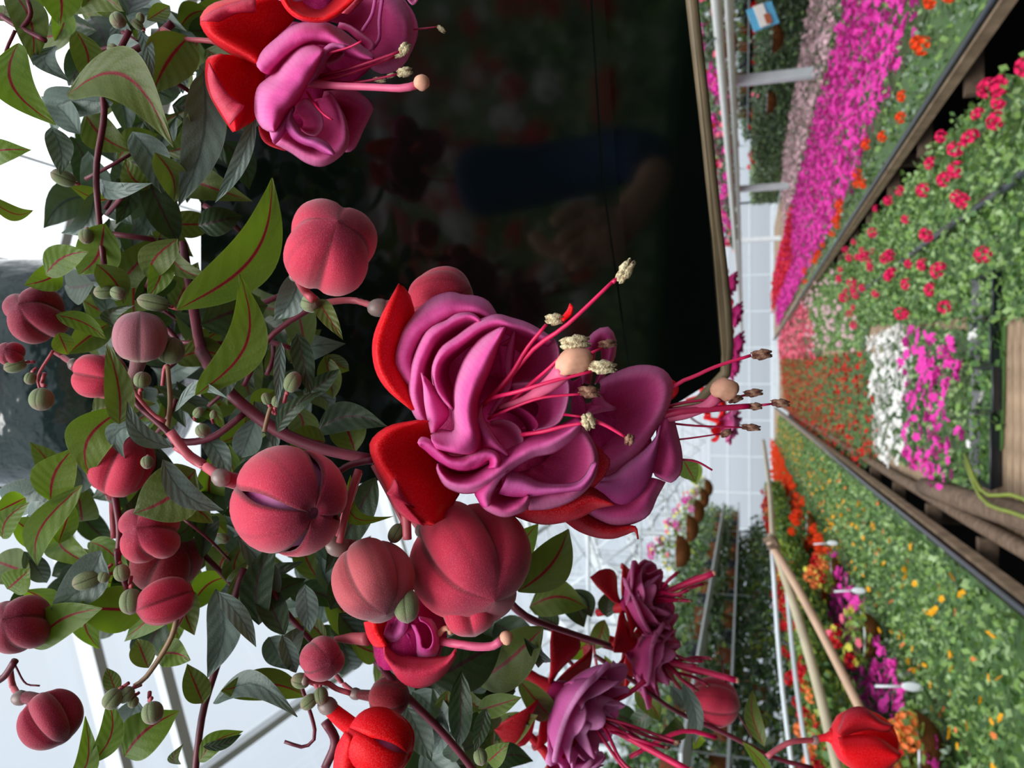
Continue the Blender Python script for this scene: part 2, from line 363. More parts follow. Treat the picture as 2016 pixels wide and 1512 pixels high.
def open_bud(parent, px, py, r, ax, ay, tow, d, mat, inner, gap=.12, ov=None, ped=None, rot=0., elong=1.0, name='opening_flower', spread=.0):
    A = (RGT * ax - UPV * ay - FWD * tow).normalized(); R = r / F * d; C = P(px, py, d)
    s1 = A.cross(FWD if abs(A.dot(FWD)) < .9 else UPV).normalized(); s2 = A.cross(s1)
    core = blob(name, C, (R * .9 * elong, R * .84, R * .84), inner, parent, .03, 24, 16, axes=(A, s1, s2))
    for k in range(4):
        V = []; uv = []
        for i in range(18):
            t = i / 17; th = math.pi * (.06 + .92 * t)
            half = math.pi / 4 * (1 - gap * math.sin(math.pi * min(1, max(0, (t - .48) / .52))) - spread * max(0, t - .5) * 1.6)
            for j in range(11):
                s = j / 10 * 2 - 1; ph = rot + k * math.pi / 2 + s * half
                rr = R * math.sin(th) ** .8 * (1.02 - .1 * abs(s) ** 3 + spread * t * .9)
                V.append(C + A * (-math.cos(th) * R * elong * (1 + spread * .3 * t)) + (s1 * math.cos(ph) + s2 * math.sin(ph)) * rr); uv.append((j / 40, i / 17))
        obj('sepal', V, grid_faces(18, 11), mat, core, uv, solid=.0007)
    base = C - A * R * elong; oc = P(ov[0], ov[1], d + .003) if ov else base - A * R * .5; orr = (ov[2] if ov else r * .2) / F * d
    V, f = tube_mesh([base + A * R * .2, base.lerp(oc, .5), oc], [R * .3, orr * .95, orr * .8], 10); obj('tube', V, f, mat, core, [(0, .3)] * len(V))
    blob('ovary', oc, (orr * 1.2, orr, orr), OVAR, core, .02, axes=(A, s1, s2))
    if ped: tube('pedicel', [oc] + [P(q[0], q[1], q[2] if len(q) > 2 else d + .01) for q in ped], r * .07 / F * d + .0004, PEDI, core)
    return core

def stamen(fr, parent, pts, wid=4.0, anther=None, mat=None, amat=None, name='stamen'):
    """filament through (x, y, z) points in the flower's drawing frame, with a split anther at its end"""
    mat = mat or FIL; q = [fr.pt(*p) for p in pts]; rr = wid / fr.sc / F * fr.d / 2
    tube(name, q, [rr * 1.1, rr, rr * .8], mat, parent, 8)
    if anther:
        ax_, ay_, la, lb, an = anther; c = fr.pt(ax_, ay_, pts[-1][2] if len(pts[-1]) > 2 else 0)
        A = (RGT * math.cos(an) - UPV * math.sin(an)); B = A.cross(FWD).normalized(); k = 1 / fr.sc / F * fr.d
        V = []; f = []
        for sgn in (-1, 1):                       # two lumpy halves
            off = len(V); ring = 8; n_ = 10
            for i in range(n_ + 1):
                th = math.pi * i / n_
                for j in range(ring):
                    ph = 2 * math.pi * j / ring; kk = 1 + .16 * math.sin(5 * th + j * 1.7 + sgn) + .1 * math.sin(9 * th + j)
                    V.append(c + A * (math.cos(th) * la * k / 2 * kk) + B * ((math.sin(th) * math.cos(ph) * lb * .30 * kk + sgn * lb * .17) * k) - FWD * (math.sin(th) * math.sin(ph) * lb * .32 * k * kk))
            f += [tuple(x + off for x in q_) for q_ in grid_faces(n_ + 1, ring, True)]
        obj('anther', V, f, amat or ANTH, parent)

# ------------------------------------------------------------------ the big fuchsia in the dark green planter
fu = thing('hanging_fuchsia', 'big leafy fuchsia with double pink flowers and round red buds over dark planter', 'plant', P(560, 700, .33))

# -- the main double flower
fr = Frame(720, 540, 3.024, .210)
head = blob('flower', fr.pt(740, 900, -22), (.016, .014, .008), DEEPP, fu, .1, 20, 14)
S = lambda name, rows, mat, **k: surf(fr, name, rows, mat, head, **k)
S('sepal', [(-6, [(200, 55), (95, 250), (45, 400), (58, 560), (130, 685), (275, 808)]), (0, [(200, 60), (112, 260), (68, 415), (84, 560), (165, 700), (280, 806)]), (-3, [(225, 75), (205, 200), (150, 400), (150, 540), (230, 680), (330, 800)]), (-12, [(262, 130), (290, 250), (260, 400), (270, 560), (330, 700), (420, 830)])], RED, seed=1)
S('sepal', [(3, [(300, 872), (130, 910), (28, 1005), (55, 1130), (110, 1235), (135, 1300), (180, 1395), (270, 1465), (385, 1492)]),
            (8, [(330, 872), (160, 925), (70, 1020), (105, 1130), (165, 1220), (215, 1300), (260, 1370), (320, 1440), (405, 1488)]),
            (2, [(385, 880), (270, 940), (215, 1040), (240, 1140), (290, 1220), (330, 1290), (380, 1350), (420, 1420), (440, 1470)]),
            (-8, [(430, 930), (400, 980), (400, 1060), (420, 1120), (460, 1180), (510, 1240), (560, 1290), (535, 1340), (480, 1440)])], RED, seed=2)
S('sepal_tip', [(9, [(172, 1215), (150, 1270), (132, 1302)]), (12, [(190, 1245), (182, 1285), (142, 1318)]), (9, [(205, 1290), (235, 1335), (290, 1390)])], ROSE, n=8, m_=6, ruf=.1)
S('sepal_fold', [(6, [(135, 1305), (185, 1400), (270, 1468), (350, 1492)]), (10, [(160, 1300), (215, 1340), (255, 1400), (330, 1485)])], ROSE, n=10, m_=4, ruf=.1)
S('sepal', [(-14, [(870, 1432), (1000, 1478), (1110, 1486), (1270, 1450), (1375, 1395), (1478, 1372)]), (-10, [(900, 1400), (1050, 1400), (1200, 1390), (1300, 1345), (1380, 1340), (1478, 1370)]), (-14, [(960, 1330), (1100, 1310), (1230, 1290), (1320, 1265), (1400, 1300), (1478, 1368)])], DRED, seed=3)
S('sepal', [(-14, [(1330, 1290), (1420, 1200), (1455, 1110), (1400, 1050), (1360, 1000)]), (-18, [(1260, 1290), (1300, 1180), (1300, 1100), (1290, 1030), (1280, 960)])], DRED, n=12, m_=6)
# petals, from the upper left round to the right
S('petal', [(-12, [(262, 700), (190, 620), (150, 560), (152, 460), (200, 320), (300, 222), (400, 140), (500, 108), (580, 125), (660, 132), (730, 165), (785, 250)]),
            (-5, [(285, 690), (215, 600), (185, 540), (195, 450), (245, 340), (340, 250), (430, 185), (510, 155), (590, 165), (660, 180), (715, 205), (770, 260)]),
            (-4, [(310, 660), (275, 580), (255, 520), (270, 440), (320, 350), (400, 290), (470, 250), (530, 220), (600, 215), (660, 225), (700, 240), (760, 275)]),
            (-14, [(370, 640), (350, 560), (350, 500), (370, 440), (420, 380), (480, 330), (540, 290), (600, 270), (650, 265), (700, 270), (740, 280), (780, 300)])], PINK, n=34, seed=4)
S('petal', [(-5, [(350, 888), (298, 850), (262, 760), (256, 660), (285, 510), (345, 370), (400, 310), (480, 275), (530, 240), (590, 226), (640, 235), (690, 275)]),
            (1, [(362, 885), (320, 840), (290, 750), (286, 660), (312, 520), (368, 395), (425, 330), (495, 292), (545, 262), (600, 243), (645, 248), (690, 285)]),
            (-1, [(375, 875), (350, 820), (335, 740), (325, 650), (345, 540), (385, 440), (440, 360), (505, 310), (555, 285), (610, 262), (650, 268), (690, 292)]),
            (-14, [(450, 860), (430, 790), (410, 700), (390, 620), (400, 540), (430, 470), (490, 410), (550, 370), (600, 340), (650, 320), (690, 310), (720, 310)])], PINK, n=34, seed=5)
S('petal', [(4, [(332, 585), (345, 660), (352, 760), (368, 850), (392, 946)]), (6, [(350, 640), (385, 720), (400, 790), (415, 860), (405, 942)]), (2, [(345, 605), (430, 700), (478, 775), (492, 845), (412, 938)])], PINK, n=14, m_=9, seed=6)
S('petal', [(-2, [(515, 812), (465, 770), (420, 700), (396, 620), (402, 530), (450, 435), (540, 370), (620, 310), (690, 268), (780, 240), (870, 262), (960, 290), (1060, 345), (1115, 385)]),
            (5, [(515, 800), (470, 750), (428, 690), (410, 615), (420, 530), (468, 455), (560, 392), (640, 335), (710, 295), (790, 272), (880, 300), (960, 325), (1050, 365), (1110, 395)]),
            (2, [(512, 790), (475, 735), (440, 670), (424, 605), (440, 530), (485, 475), (570, 415), (650, 355), (720, 318), (800, 300), (880, 325), (960, 350), (1040, 385), (1100, 410)]),
            (-14, [(560, 760), (530, 700), (500, 640), (490, 580), (500, 530), (540, 490), (610, 430), (680, 390), (740, 360), (810, 350), (880, 370), (950, 390), (1020, 420), (1080, 440)])], PINK, n=36, seed=7)
S('petal', [(0, [(800, 315), (695, 372), (610, 470), (556, 580), (524, 700), (520, 830), (522, 930), (440, 925), (388, 962)]),
            (11, [(815, 318), (735, 400), (655, 500), (600, 610), (565, 720), (560, 840), (560, 930), (480, 985), (390, 975)]),
            (15, [(822, 316), (765, 415), (705, 520), (650, 640), (612, 750), (610, 860), (620, 960), (540, 1040), (402, 1005)]),
            (11, [(830, 314), (785, 415), (740, 540), (690, 650), (650, 760), (655, 870), (668, 980), (620, 1065), (430, 1040)]),
            (2, [(836, 318), (795, 410), (752, 545), (706, 650), (672, 770), (690, 900), (694, 1000), (668, 1060), (520, 1086)])], PINK, n=34, m_=20, seed=8)
S('petal', [(6, [(690, 775), (700, 850), (745, 930), (790, 1000), (850, 1075)]), (9, [(662, 860), (690, 920), (735, 980), (780, 1030), (845, 1078)]), (3, [(655, 880), (680, 960), (690, 1030), (760, 1060), (835, 1080)])], PINK, n=14, m_=8, seed=9)
S('petal', [(-2, [(885, 320), (1000, 335), (1110, 375), (1148, 450), (1142, 540), (1090, 600), (990, 640), (880, 652)]), (-8, [(880, 360), (960, 375), (1050, 410), (1090, 460), (1085, 530), (1040, 580), (960, 620), (880, 640)]), (-13, [(800, 420), (860, 430), (900, 450), (930, 480), (930, 520), (900, 560), (860, 600), (800, 640)])], MAUVE, n=26, seed=10)
S('petal_fold', [(-1, [(885, 330), (845, 430), (832, 540), (842, 620), (800, 720), (730, 840)]), (2, [(888, 335), (865, 430), (855, 540), (862, 640), (830, 720), (740, 838)]), (-2, [(890, 345), (886, 430), (874, 540), (872, 640), (845, 700), (745, 842)])], PINK, n=16, m_=6, ruf=.1)
S('petal', [(0, [(868, 652), (1000, 640), (1110, 560), (1180, 600), (1208, 660), (1200, 760), (1165, 860), (1110, 905), (1000, 930)]), (-5, [(870, 700), (990, 690), (1090, 640), (1140, 660), (1160, 710), (1150, 780), (1110, 850), (1060, 890), (980, 925)]), (-11, [(760, 800), (860, 780), (960, 760), (1010, 760), (1030, 780), (1030, 820), (1010, 860), (980, 890), (930, 920)])], PINK, n=26, seed=11)
S('petal', [(0, [(1000, 930), (1030, 900), (1000, 850), (930, 800), (840, 770), (740, 830)]), (-5, [(960, 960), (960, 920), (930, 870), (880, 830), (820, 815), (740, 850)])], DEEPP, n=18, m_=8)
S('petal', [(2, [(740, 878), (830, 868), (905, 905), (935, 965), (930, 1020), (870, 1070)]), (-1, [(740, 900), (810, 900), (870, 940), (890, 990), (880, 1030), (850, 1070)]), (-8, [(720, 880), (760, 950), (790, 980), (810, 1010), (820, 1040), (835, 1070)])], MAUVE, n=18, seed=12)
# lower folds
S('petal', [(7, [(312, 1005), (330, 972), (380, 985), (440, 1045), (510, 1085), (580, 1085), (650, 1055), (720, 1042), (780, 1060), (803, 1105), (790, 1150)]),
            (12, [(315, 1012), (340, 1000), (390, 1020), (445, 1070), (510, 1115), (590, 1122), (660, 1090), (725, 1068), (768, 1082), (782, 1115), (770, 1150)]),
            (8, [(320, 1018), (355, 1045), (400, 1085), (455, 1125), (520, 1158), (590, 1166), (665, 1150), (715, 1112), (735, 1105), (742, 1130), (730, 1155)])], PINK, n=34, m_=10, seed=13)
S('petal', [(2, [(428, 1130), (520, 1150), (600, 1165), (680, 1140), (738, 1115)]), (-8, [(440, 1150), (520, 1190), (600, 1200), (680, 1170), (740, 1120)]), (-4, [(440, 1175), (520, 1228), (610, 1235), (690, 1200), (742, 1140)])], DEEPP, n=16, m_=8)
S('petal', [(2, [(430, 1128), (425, 1165), (465, 1250), (520, 1285), (590, 1303), (680, 1290), (770, 1240), (850, 1180), (930, 1125), (1010, 1085), (1120, 1060), (1220, 990), (1275, 920), (1280, 885)]),
            (10, [(430, 1135), (440, 1175), (485, 1228), (540, 1255), (610, 1262), (690, 1240), (760, 1195), (830, 1140), (910, 1085), (985, 1045), (1080, 1015), (1190, 960), (1250, 910), (1278, 880)]),
            (5, [(434, 1140), (455, 1180), (500, 1212), (560, 1225), (630, 1215), (700, 1180), (750, 1140), (820, 1095), (890, 1045), (960, 1000), (1050, 972), (1150, 945), (1230, 900), (1278, 870)]),
            (-6, [(470, 1140), (490, 1160), (530, 1180), (590, 1185), (650, 1170), (720, 1130), (770, 1090), (830, 1050), (900, 1000), (980, 960), (1060, 930), (1150, 900), (1220, 870), (1260, 850)])], PINK, n=40, m_=16, seed=14)
S('petal', [(-6, [(970, 1402), (1100, 1392), (1230, 1345), (1330, 1262), (1372, 1180), (1380, 1080), (1345, 985), (1295, 908)]),
            (-2, [(960, 1330), (1080, 1320), (1200, 1300), (1290, 1240), (1340, 1150), (1345, 1070), (1315, 990), (1275, 930)]),
            (-10, [(940, 1260), (1040, 1250), (1130, 1230), (1190, 1180), (1230, 1110), (1240, 1050), (1230, 1000), (1220, 960)]),
            (-14, [(880, 1180), (950, 1170), (1010, 1150), (1060, 1120), (1100, 1080), (1120, 1060), (1140, 1030), (1150, 1000)])], MAUVE, n=28, seed=15)
S('petal', [(-1, [(845, 1165), (940, 1195), (1040, 1240), (1150, 1250), (1250, 1240), (1310, 1195), (1345, 1130), (1370, 1120)]),
            (5, [(830, 1230), (920, 1245), (1030, 1275), (1150, 1278), (1250, 1265), (1320, 1220), (1358, 1150), (1374, 1125)]),
            (3, [(790, 1305), (880, 1322), (1000, 1318), (1130, 1302), (1240, 1288), (1290, 1282), (1345, 1215), (1372, 1140)])], LILAC, n=24, m_=8, seed=16)
S('petal', [(0, [(650, 1300), (690, 1375), (740, 1415), (820, 1443), (890, 1430), (960, 1392), (974, 1320)]),
            (5, [(720, 1285), (715, 1345), (755, 1385), (830, 1410), (890, 1395), (940, 1365), (968, 1320)]),
            (2, [(800, 1260), (760, 1310), (775, 1350), (830, 1370), (880, 1360), (930, 1340), (960, 1315)]),
            (-4, [(800, 1200), (800, 1280), (800, 1310), (840, 1325), (880, 1325), (920, 1322), (950, 1310)])], MAUVE, n=20, seed=17)
S('petal', [(6, [(850, 1165), (790, 1235), (745, 1320), (742, 1372)]), (7, [(790, 1190), (730, 1260), (700, 1320), (720, 1385)]), (2, [(740, 1225), (655, 1290), (670, 1340), (700, 1385)])], PINK, n=14, m_=8, seed=18)
# dark fill deep between the petals
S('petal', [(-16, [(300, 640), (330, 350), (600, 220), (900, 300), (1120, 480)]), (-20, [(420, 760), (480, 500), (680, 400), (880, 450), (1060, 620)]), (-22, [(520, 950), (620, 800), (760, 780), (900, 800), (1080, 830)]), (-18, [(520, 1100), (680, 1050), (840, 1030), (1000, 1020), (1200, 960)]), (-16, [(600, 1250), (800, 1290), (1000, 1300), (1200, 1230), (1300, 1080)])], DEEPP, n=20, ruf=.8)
stamen(fr, head, [(800, 690, 4), (1000, 445, 12), (1200, 300, 18), (1485, 30, 22)], 26)
for k, (x, y, a) in enumerate(((1512, 10, -1.0),)):
    stamen(fr, head, [(1470, 50, 22), (1500, 20, 22)], 20, (1545, -20, 130, 78, -1.0))
stamen(fr, head, [(700, 780, 3), (860, 600, 8), (960, 440, 12), (1075, 300, 15)], 26, (1125, 268, 95, 72, .0))
surf(fr, 'stamen_flap', [(15, [(1160, 262), (1200, 215), (1218, 172)]), (16, [(1175, 282), (1225, 240), (1234, 195)])], RED, head, n=8, m_=4, ruf=0)
stamen(fr, head, [(860, 760, 3), (980, 655, 8), (1090, 560, 14), (1200, 450, 18)], 22, (1248, 408, 150, 92, -.1))
stamen(fr, head, [(690, 790, 4), (760, 735, 8), (900, 700, 14), (1100, 640, 18), (1345, 578, 20)], 24, (1408, 552, 142, 82, .05))
stamen(fr, head, [(730, 860, 4), (860, 800, 8), (1050, 735, 12), (1290, 712, 14)], 18, (1330, 700, 110, 74, .1), amat=ANTB)
stamen(fr, head, [(1180, 835, 2), (1300, 850, 5)], 16); stamen(fr, head, [(930, 955, 5), (1060, 935, 9), (1180, 905, 11), (1300, 885, 13)], 24, (1326, 876, 88, 88, 1.2))
stamen(fr, head, [(1370, 875, 12), (1440, 905, 13), (1540, 965, 14)], 22, (1570, 985, 60, 60, 1.9), amat=ANTB)
stamen(fr, head, [(1320, 475, 8), (1410, 440, 8)], 16, (1440, 415, 96, 56, -.1), amat=ANTB)
tube('style', [fr.pt(800, 790, 2), fr.pt(960, 740, 8), fr.pt(1100, 650, 14), fr.pt(1190, 560, 18)], [.0006, .0011, .0019, .0027], STYL, head)
blob('stigma', fr.pt(1240, 520, 19), (.0047, .0034, .003), STIG, head, .08, 14, 12, axes=((RGT * .9 + UPV * .35).normalized(), (UPV * .9 - RGT * .35).normalized(), FWD))

# -- the flower behind it
fr = Frame(1080, 620, 3.2875, .238)
h2 = blob('flower', fr.pt(420, 900, -14), (.012, .016, .008), DEEPP, fu, .1, 16, 12)
S = lambda name, rows, mat, **k: surf(fr, name, rows, mat, h2, **k)
S('petal', [(2, [(330, 425), (420, 380), (540, 335), (650, 328), (740, 355), (795, 420), (800, 500), (770, 610), (700, 730), (620, 850), (500, 970), (350, 1050)]), (6, [(335, 470), (420, 440), (530, 400), (630, 390), (700, 410), (740, 460), (740, 530), (710, 620), (650, 720), (570, 820), (470, 930), (340, 1020)]), (0, [(320, 560), (400, 530), (480, 500), (550, 490), (600, 510), (620, 560), (610, 620), (580, 690), (530, 760), (470, 840), (400, 900), (310, 960)]), (-8, [(260, 640), (310, 620), (360, 610), (400, 610), (430, 630), (440, 670), (440, 710), (420, 750), (390, 800), (350, 850), (310, 880), (260, 900)])], MAUVE, n=32, m_=16, seed=21)
S('petal', [(4, [(725, 715), (690, 800), (600, 890), (500, 960), (420, 1030), (345, 1050)]), (8, [(720, 730), (680, 860), (600, 960), (500, 1040), (420, 1080), (330, 1085)]), (2, [(722, 760), (690, 950), (640, 1100), (560, 1190), (450, 1222), (300, 1110)])], LILAC, n=20, m_=10, seed=22)
S('petal', [(-4, [(790, 600), (830, 750), (862, 900), (855, 1020), (800, 1080), (760, 1075), (690, 1040)]), (0, [(750, 640), (770, 780), (790, 900), (790, 980), (760, 1030), (730, 1040), (680, 1020)]), (-6, [(700, 720), (700, 800), (690, 900), (690, 950), (680, 980), (675, 1000), (660, 1010)])], MAUVE, n=18, seed=23)
S('petal', [(-6, [(755, 1080), (700, 1180), (650, 1290), (560, 1345), (450, 1365), (330, 1330), (200, 1250)]), (-1, [(700, 1060), (640, 1170), (590, 1240), (520, 1280), (430, 1290), (330, 1270), (220, 1220)]), (-4, [(640, 1050), (580, 1130), (520, 1180), (450, 1200), (370, 1200), (300, 1190), (220, 1180)])], MAUVE, n=20, seed=24)
S('petal', [(-2, [(215, 450), (225, 250), (250, 160), (320, 95), (390, 82), (430, 150), (432, 250), (400, 330), (330, 440)]), (2, [(230, 440), (250, 280), (275, 200), (320, 140), (370, 130), (400, 180), (400, 250), (370, 330), (310, 440)]), (-4, [(270, 450), (290, 320), (300, 250), (315, 210), (335, 210), (345, 250), (345, 290), (330, 350), (300, 450)])], MAUVE, n=18, seed=25)
S('petal', [(3, [(340, 485), (370, 560), (440, 608), (350, 625), (250, 650)]), (4, [(320, 500), (320, 560), (340, 590), (300, 610), (250, 640)]), (1, [(290, 540), (280, 570), (270, 590), (260, 610), (245, 630)])], MAUVE, n=14, m_=6)
S('petal', [(0, [(120, 400), (160, 440), (210, 400), (215, 520), (245, 600), (235, 700), (170, 760)]), (-4, [(110, 420), (130, 500), (160, 500), (150, 560), (150, 640), (150, 700), (120, 760)])], DEEPP, n=14, m_=6)
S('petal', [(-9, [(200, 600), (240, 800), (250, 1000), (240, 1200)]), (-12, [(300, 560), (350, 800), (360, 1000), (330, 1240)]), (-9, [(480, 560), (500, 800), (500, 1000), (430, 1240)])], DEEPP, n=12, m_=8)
S('sepal', [(-8, [(100, 1330), (200, 1400), (320, 1440), (420, 1445), (500, 1420), (560, 1400), (578, 1452)]), (-3, [(150, 1300), (240, 1350), (340, 1390), (430, 1395), (510, 1375), (565, 1378), (580, 1450)]), (-6, [(200, 1240), (280, 1300), (350, 1340), (430, 1362), (510, 1366), (560, 1372), (578, 1440)])], DRED, n=20, m_=8, seed=27)
S('sepal', [(-8, [(795, 420), (835, 450), (838, 500), (800, 545)]), (-10, [(780, 430), (800, 460), (800, 500), (785, 540)])], RED, n=8, m_=4, ruf=0)
S('sepal', [(-4, [(300, 1120), (380, 960), (400, 950), (375, 900), (300, 850)]), (-7, [(270, 1120), (320, 1000), (340, 950), (320, 900), (280, 850)])], RED, n=12, m_=5)
stamen(fr, h2, [(600, 640, -2), (830, 450, 2), (950, 395, 4), (1080, 335, 6), (1310, 262, 8)], 26, (1380, 256, 118, 72, -.1), amat=ANTB)
stamen(fr, h2, [(700, 620, -3), (860, 570, 0), (1020, 550, 2), (1150, 540, 4)], 20, (1210, 545, 90, 50, -.3), DFIL, ANTB)
stamen(fr, h2, [(700, 620, -3), (900, 595, 0), (1100, 560, 2), (1270, 520, 4)], 20, (1325, 505, 112, 56, -.1), DFIL, ANTB)
stamen(fr, h2, [(700, 660, 0), (860, 625, 3), (1050, 610, 5), (1300, 590, 7)], 44, (1338, 592, 80, 52, .0), DFIL, ANTB)
stamen(fr, h2, [(1370, 585, 7), (1450, 575, 7)], 16, (1500, 571, 108, 58, .05), DFIL, ANTB)
stamen(fr, h2, [(780, 700, -5), (960, 718, -3), (1250, 728, -1)], 14, (1310, 728, 116, 50, .08), DFIL, ANTB)
stamen(fr, h2, [(780, 810, -5), (900, 800, -4), (1110, 770, -3)], 12, (1150, 765, 76, 52, -.5), DFIL, ANTB)
stamen(fr, h2, [(850, 935, -6), (960, 950, -5), (1060, 1005, -4)], 16, None, DFIL)
tube('style', [fr.pt(760, 655, -2), fr.pt(900, 630, 2), fr.pt(1020, 590, 4), fr.pt(1090, 530, 5)], [.0022, .002, .0016, .002], STYL, h2)
blob('stigma', fr.pt(1140, 480, 6), (.0042, .0034, .003), STIG, h2, .1, 14, 12)

# -- the flower at the top, and the half cut-off one above it
fr = Frame(390, 0, 4.032, .222)
h3 = blob('flower', fr.pt(820, 600, -16), (.010, .016, .008), DEEPP, fu, .1, 16, 12)
S = lambda name, rows, mat, **k: surf(fr, name, rows, mat, h3, **k)
S('sepal', [(-2, [(180, 432), (90, 455), (65, 510), (65, 640), (95, 750), (160, 870), (245, 1000), (280, 1048)]), (5, [(200, 434), (130, 470), (110, 540), (150, 660), (210, 760), (270, 870), (290, 960), (300, 1040)]), (0, [(300, 450), (260, 500), (250, 600), (290, 700), (340, 780), (370, 860), (350, 950), (320, 1030)]), (-8, [(460, 520), (520, 580), (530, 650), (520, 740), (500, 820), (480, 900), (430, 960), (340, 1015)])], RED, n=24, seed=31)
S('sepal', [(8, [(90, 500), (80, 620), (110, 750), (180, 880), (250, 990)]), (9, [(120, 560), (160, 650), (220, 740), (290, 800), (360, 850)])  , (5, [(130, 580), (190, 700), (250, 800), (300, 880), (335, 860)])], ROSE, n=14, m_=6, seed=30, ruf=.5)
S('sepal', [(-4, [(640, -60), (400, -30), (150, 20), (60, 80), (18, 160), (50, 250), (130, 340), (250, 420), (380, 480), (470, 515)]), (3, [(650, -40), (450, 0), (250, 60), (130, 120), (80, 190), (120, 270), (220, 340), (320, 400), (420, 450), (480, 510)]), (-2, [(700, 0), (600, 60), (450, 130), (350, 180), (320, 250), (350, 310), (420, 360), (480, 410), (530, 450), (560, 500)]), (-10, [(760, 150), (720, 200), (650, 260), (620, 300), (600, 340), (600, 380), (600, 420), (600, 460), (600, 500), (600, 560)])], RED, n=24, seed=32)
S('sepal_fold', [(8, [(450, -20), (300, 20), (180, 60), (80, 110), (22, 165)]), (9, [(460, 60), (330, 80), (220, 100), (140, 135), (60, 165)]), (5, [(440, 95), (340, 95), (260, 120), (170, 165), (120, 165)])], ROSE, n=14, m_=6, seed=33, ruf=.4)
S('sepal', [(-14, [(480, 1005), (500, 1090), (560, 1150), (690, 1195)]), (-16, [(540, 960), (600, 1050), (660, 1120), (720, 1180)])], DRED, n=10, m_=5)
S('petal', [(2, [(465, 500), (520, 400), (630, 300), (740, 215), (870, 175), (1000, 178), (1120, 230), (1240, 320), (1340, 400), (1398, 450)]), (8, [(480, 545), (560, 450), (680, 350), (800, 260), (900, 240), (1000, 240), (1090, 290), (1200, 360), (1310, 430), (1390, 462)]), (7, [(530, 582), (600, 510), (700, 420), (800, 350), (900, 310), (990, 310), (1070, 330), (1170, 390), (1290, 455), (1380, 470)]), (-3, [(600, 590), (640, 530), (720, 450), (800, 390), (900, 350), (990, 350), (1050, 365), (1120, 410), (1200, 450), (1300, 480)])], PINK, n=30, seed=34)
S('petal', [(4, [(980, 380), (900, 350), (780, 390), (680, 500), (640, 560), (560, 620), (480, 690), (453, 800), (460, 920), (510, 1010), (580, 1048)]), (14, [(990, 400), (900, 440), (800, 520), (730, 600), (680, 670), (620, 720), (570, 780), (540, 850), (540, 930), (570, 1000), (600, 1040)]), (15, [(985, 420), (930, 500), (880, 580), (840, 650), (800, 710), (750, 770), (700, 830), (650, 880), (630, 940), (610, 1000), (605, 1040)]), (6, [(1000, 400), (960, 500), (930, 590), (880, 660), (840, 710), (820, 760), (770, 830), (720, 890), (680, 950), (640, 1000), (600, 1046)])], PINK, n=30, m_=18, seed=35)
S('petal', [(8, [(1190, 365), (1100, 342), (1030, 360), (970, 430), (930, 520), (900, 600), (860, 670)]), (9, [(1170, 385), (1100, 370), (1045, 395), (990, 460), (955, 540), (920, 610), (870, 670)]), (0, [(1160, 420), (1110, 410), (1060, 440), (1020, 500), (990, 560), (960, 610), (900, 660)])], LILAC, n=18, m_=8, seed=36)
S('petal', [(2, [(960, 480), (1040, 505), (1110, 480), (1160, 430), (1170, 390)]), (-3, [(1000, 420), (1050, 420), (1090, 410), (1120, 400), (1150, 380)])], MAUVE, n=12, m_=6)
S('petal', [(-6, [(1120, 180), (1200, 200), (1300, 270), (1400, 350), (1330, 420), (1200, 300)]), (-9, [(1100, 230), (1180, 240), (1250, 300), (1320, 370), (1280, 400), (1180, 320)])], MAUVE, n=14, m_=6)
S('petal', [(-10, [(1000, 730), (1230, 712), (1380, 830), (1385, 880), (1320, 1010), (1240, 1180), (1170, 1205)]), (-8, [(980, 780), (1150, 780), (1290, 860), (1290, 900), (1240, 1020), (1180, 1140), (1130, 1160)]), (-12, [(900, 800), (1050, 820), (1130, 880), (1130, 930), (1100, 1020), (1060, 1080), (1020, 1100)])], MAUVE, n=22, seed=38)
S('petal', [(-4, [(1030, 730), (1080, 790), (1150, 900), (1190, 1030), (1185, 1160), (1100, 1260), (980, 1318), (860, 1290), (740, 1210), (610, 1140)]), (2, [(1050, 740), (1090, 800), (1135, 900), (1160, 1020), (1150, 1130), (1070, 1210), (970, 1250), (870, 1220), (760, 1160), (640, 1100)]), (-8, [(980, 780), (1030, 840), (1060, 920), (1060, 1000), (1040, 1060), (990, 1100), (920, 1120), (850, 1100), (780, 1060), (680, 1020)]), (-14, [(880, 780), (920, 820), (950, 880), (950, 940), (930, 980), (900, 1010), (860, 1020), (820, 1000), (770, 970), (720, 940)])], MAUVE, n=30, seed=39)
S('petal', [(5, [(780, 830), (860, 780), (940, 850), (985, 930), (985, 1020), (930, 1075), (860, 1060)]), (2, [(770, 860), (840, 850), (900, 900), (930, 960), (920, 1010), (880, 1040), (830, 1040)]), (0, [(760, 900), (800, 920), (830, 950), (840, 980), (830, 1010), (810, 1020), (800, 1020)])], MAUVE, n=16, m_=8)
S('petal', [(8, [(760, 850), (740, 900), (790, 1000), (850, 1080), (950, 1095), (1030, 1140), (1085, 1220)]), (12, [(735, 880), (720, 960), (770, 1050), (850, 1110), (940, 1140), (1010, 1180), (1075, 1225)]), (7, [(705, 960), (690, 1010), (750, 1090), (830, 1140), (920, 1170), (1000, 1215), (1060, 1230)])], LILAC, n=20, m_=8, seed=41)
S('petal', [(6, [(570, 1050), (630, 1000), (700, 900), (760, 840)]), (9, [(590, 1120), (650, 1040), (700, 960), (765, 860)]), (5, [(605, 1145), (665, 1080), (710, 990), (750, 900)])], LILAC, n=12, m_=7)
S('petal', [(-8, [(500, 600), (700, 450), (1000, 300), (1300, 350)]), (-14, [(560, 800), (800, 650), (1100, 550), (1400, 500)]), (-14, [(600, 1000), (850, 900), (1050, 800), (1200, 720)]), (-8, [(620, 1120), (800, 1180), (1000, 1200), (1150, 1100)])], DEEPP, n=16, m_=12, ruf=.8)
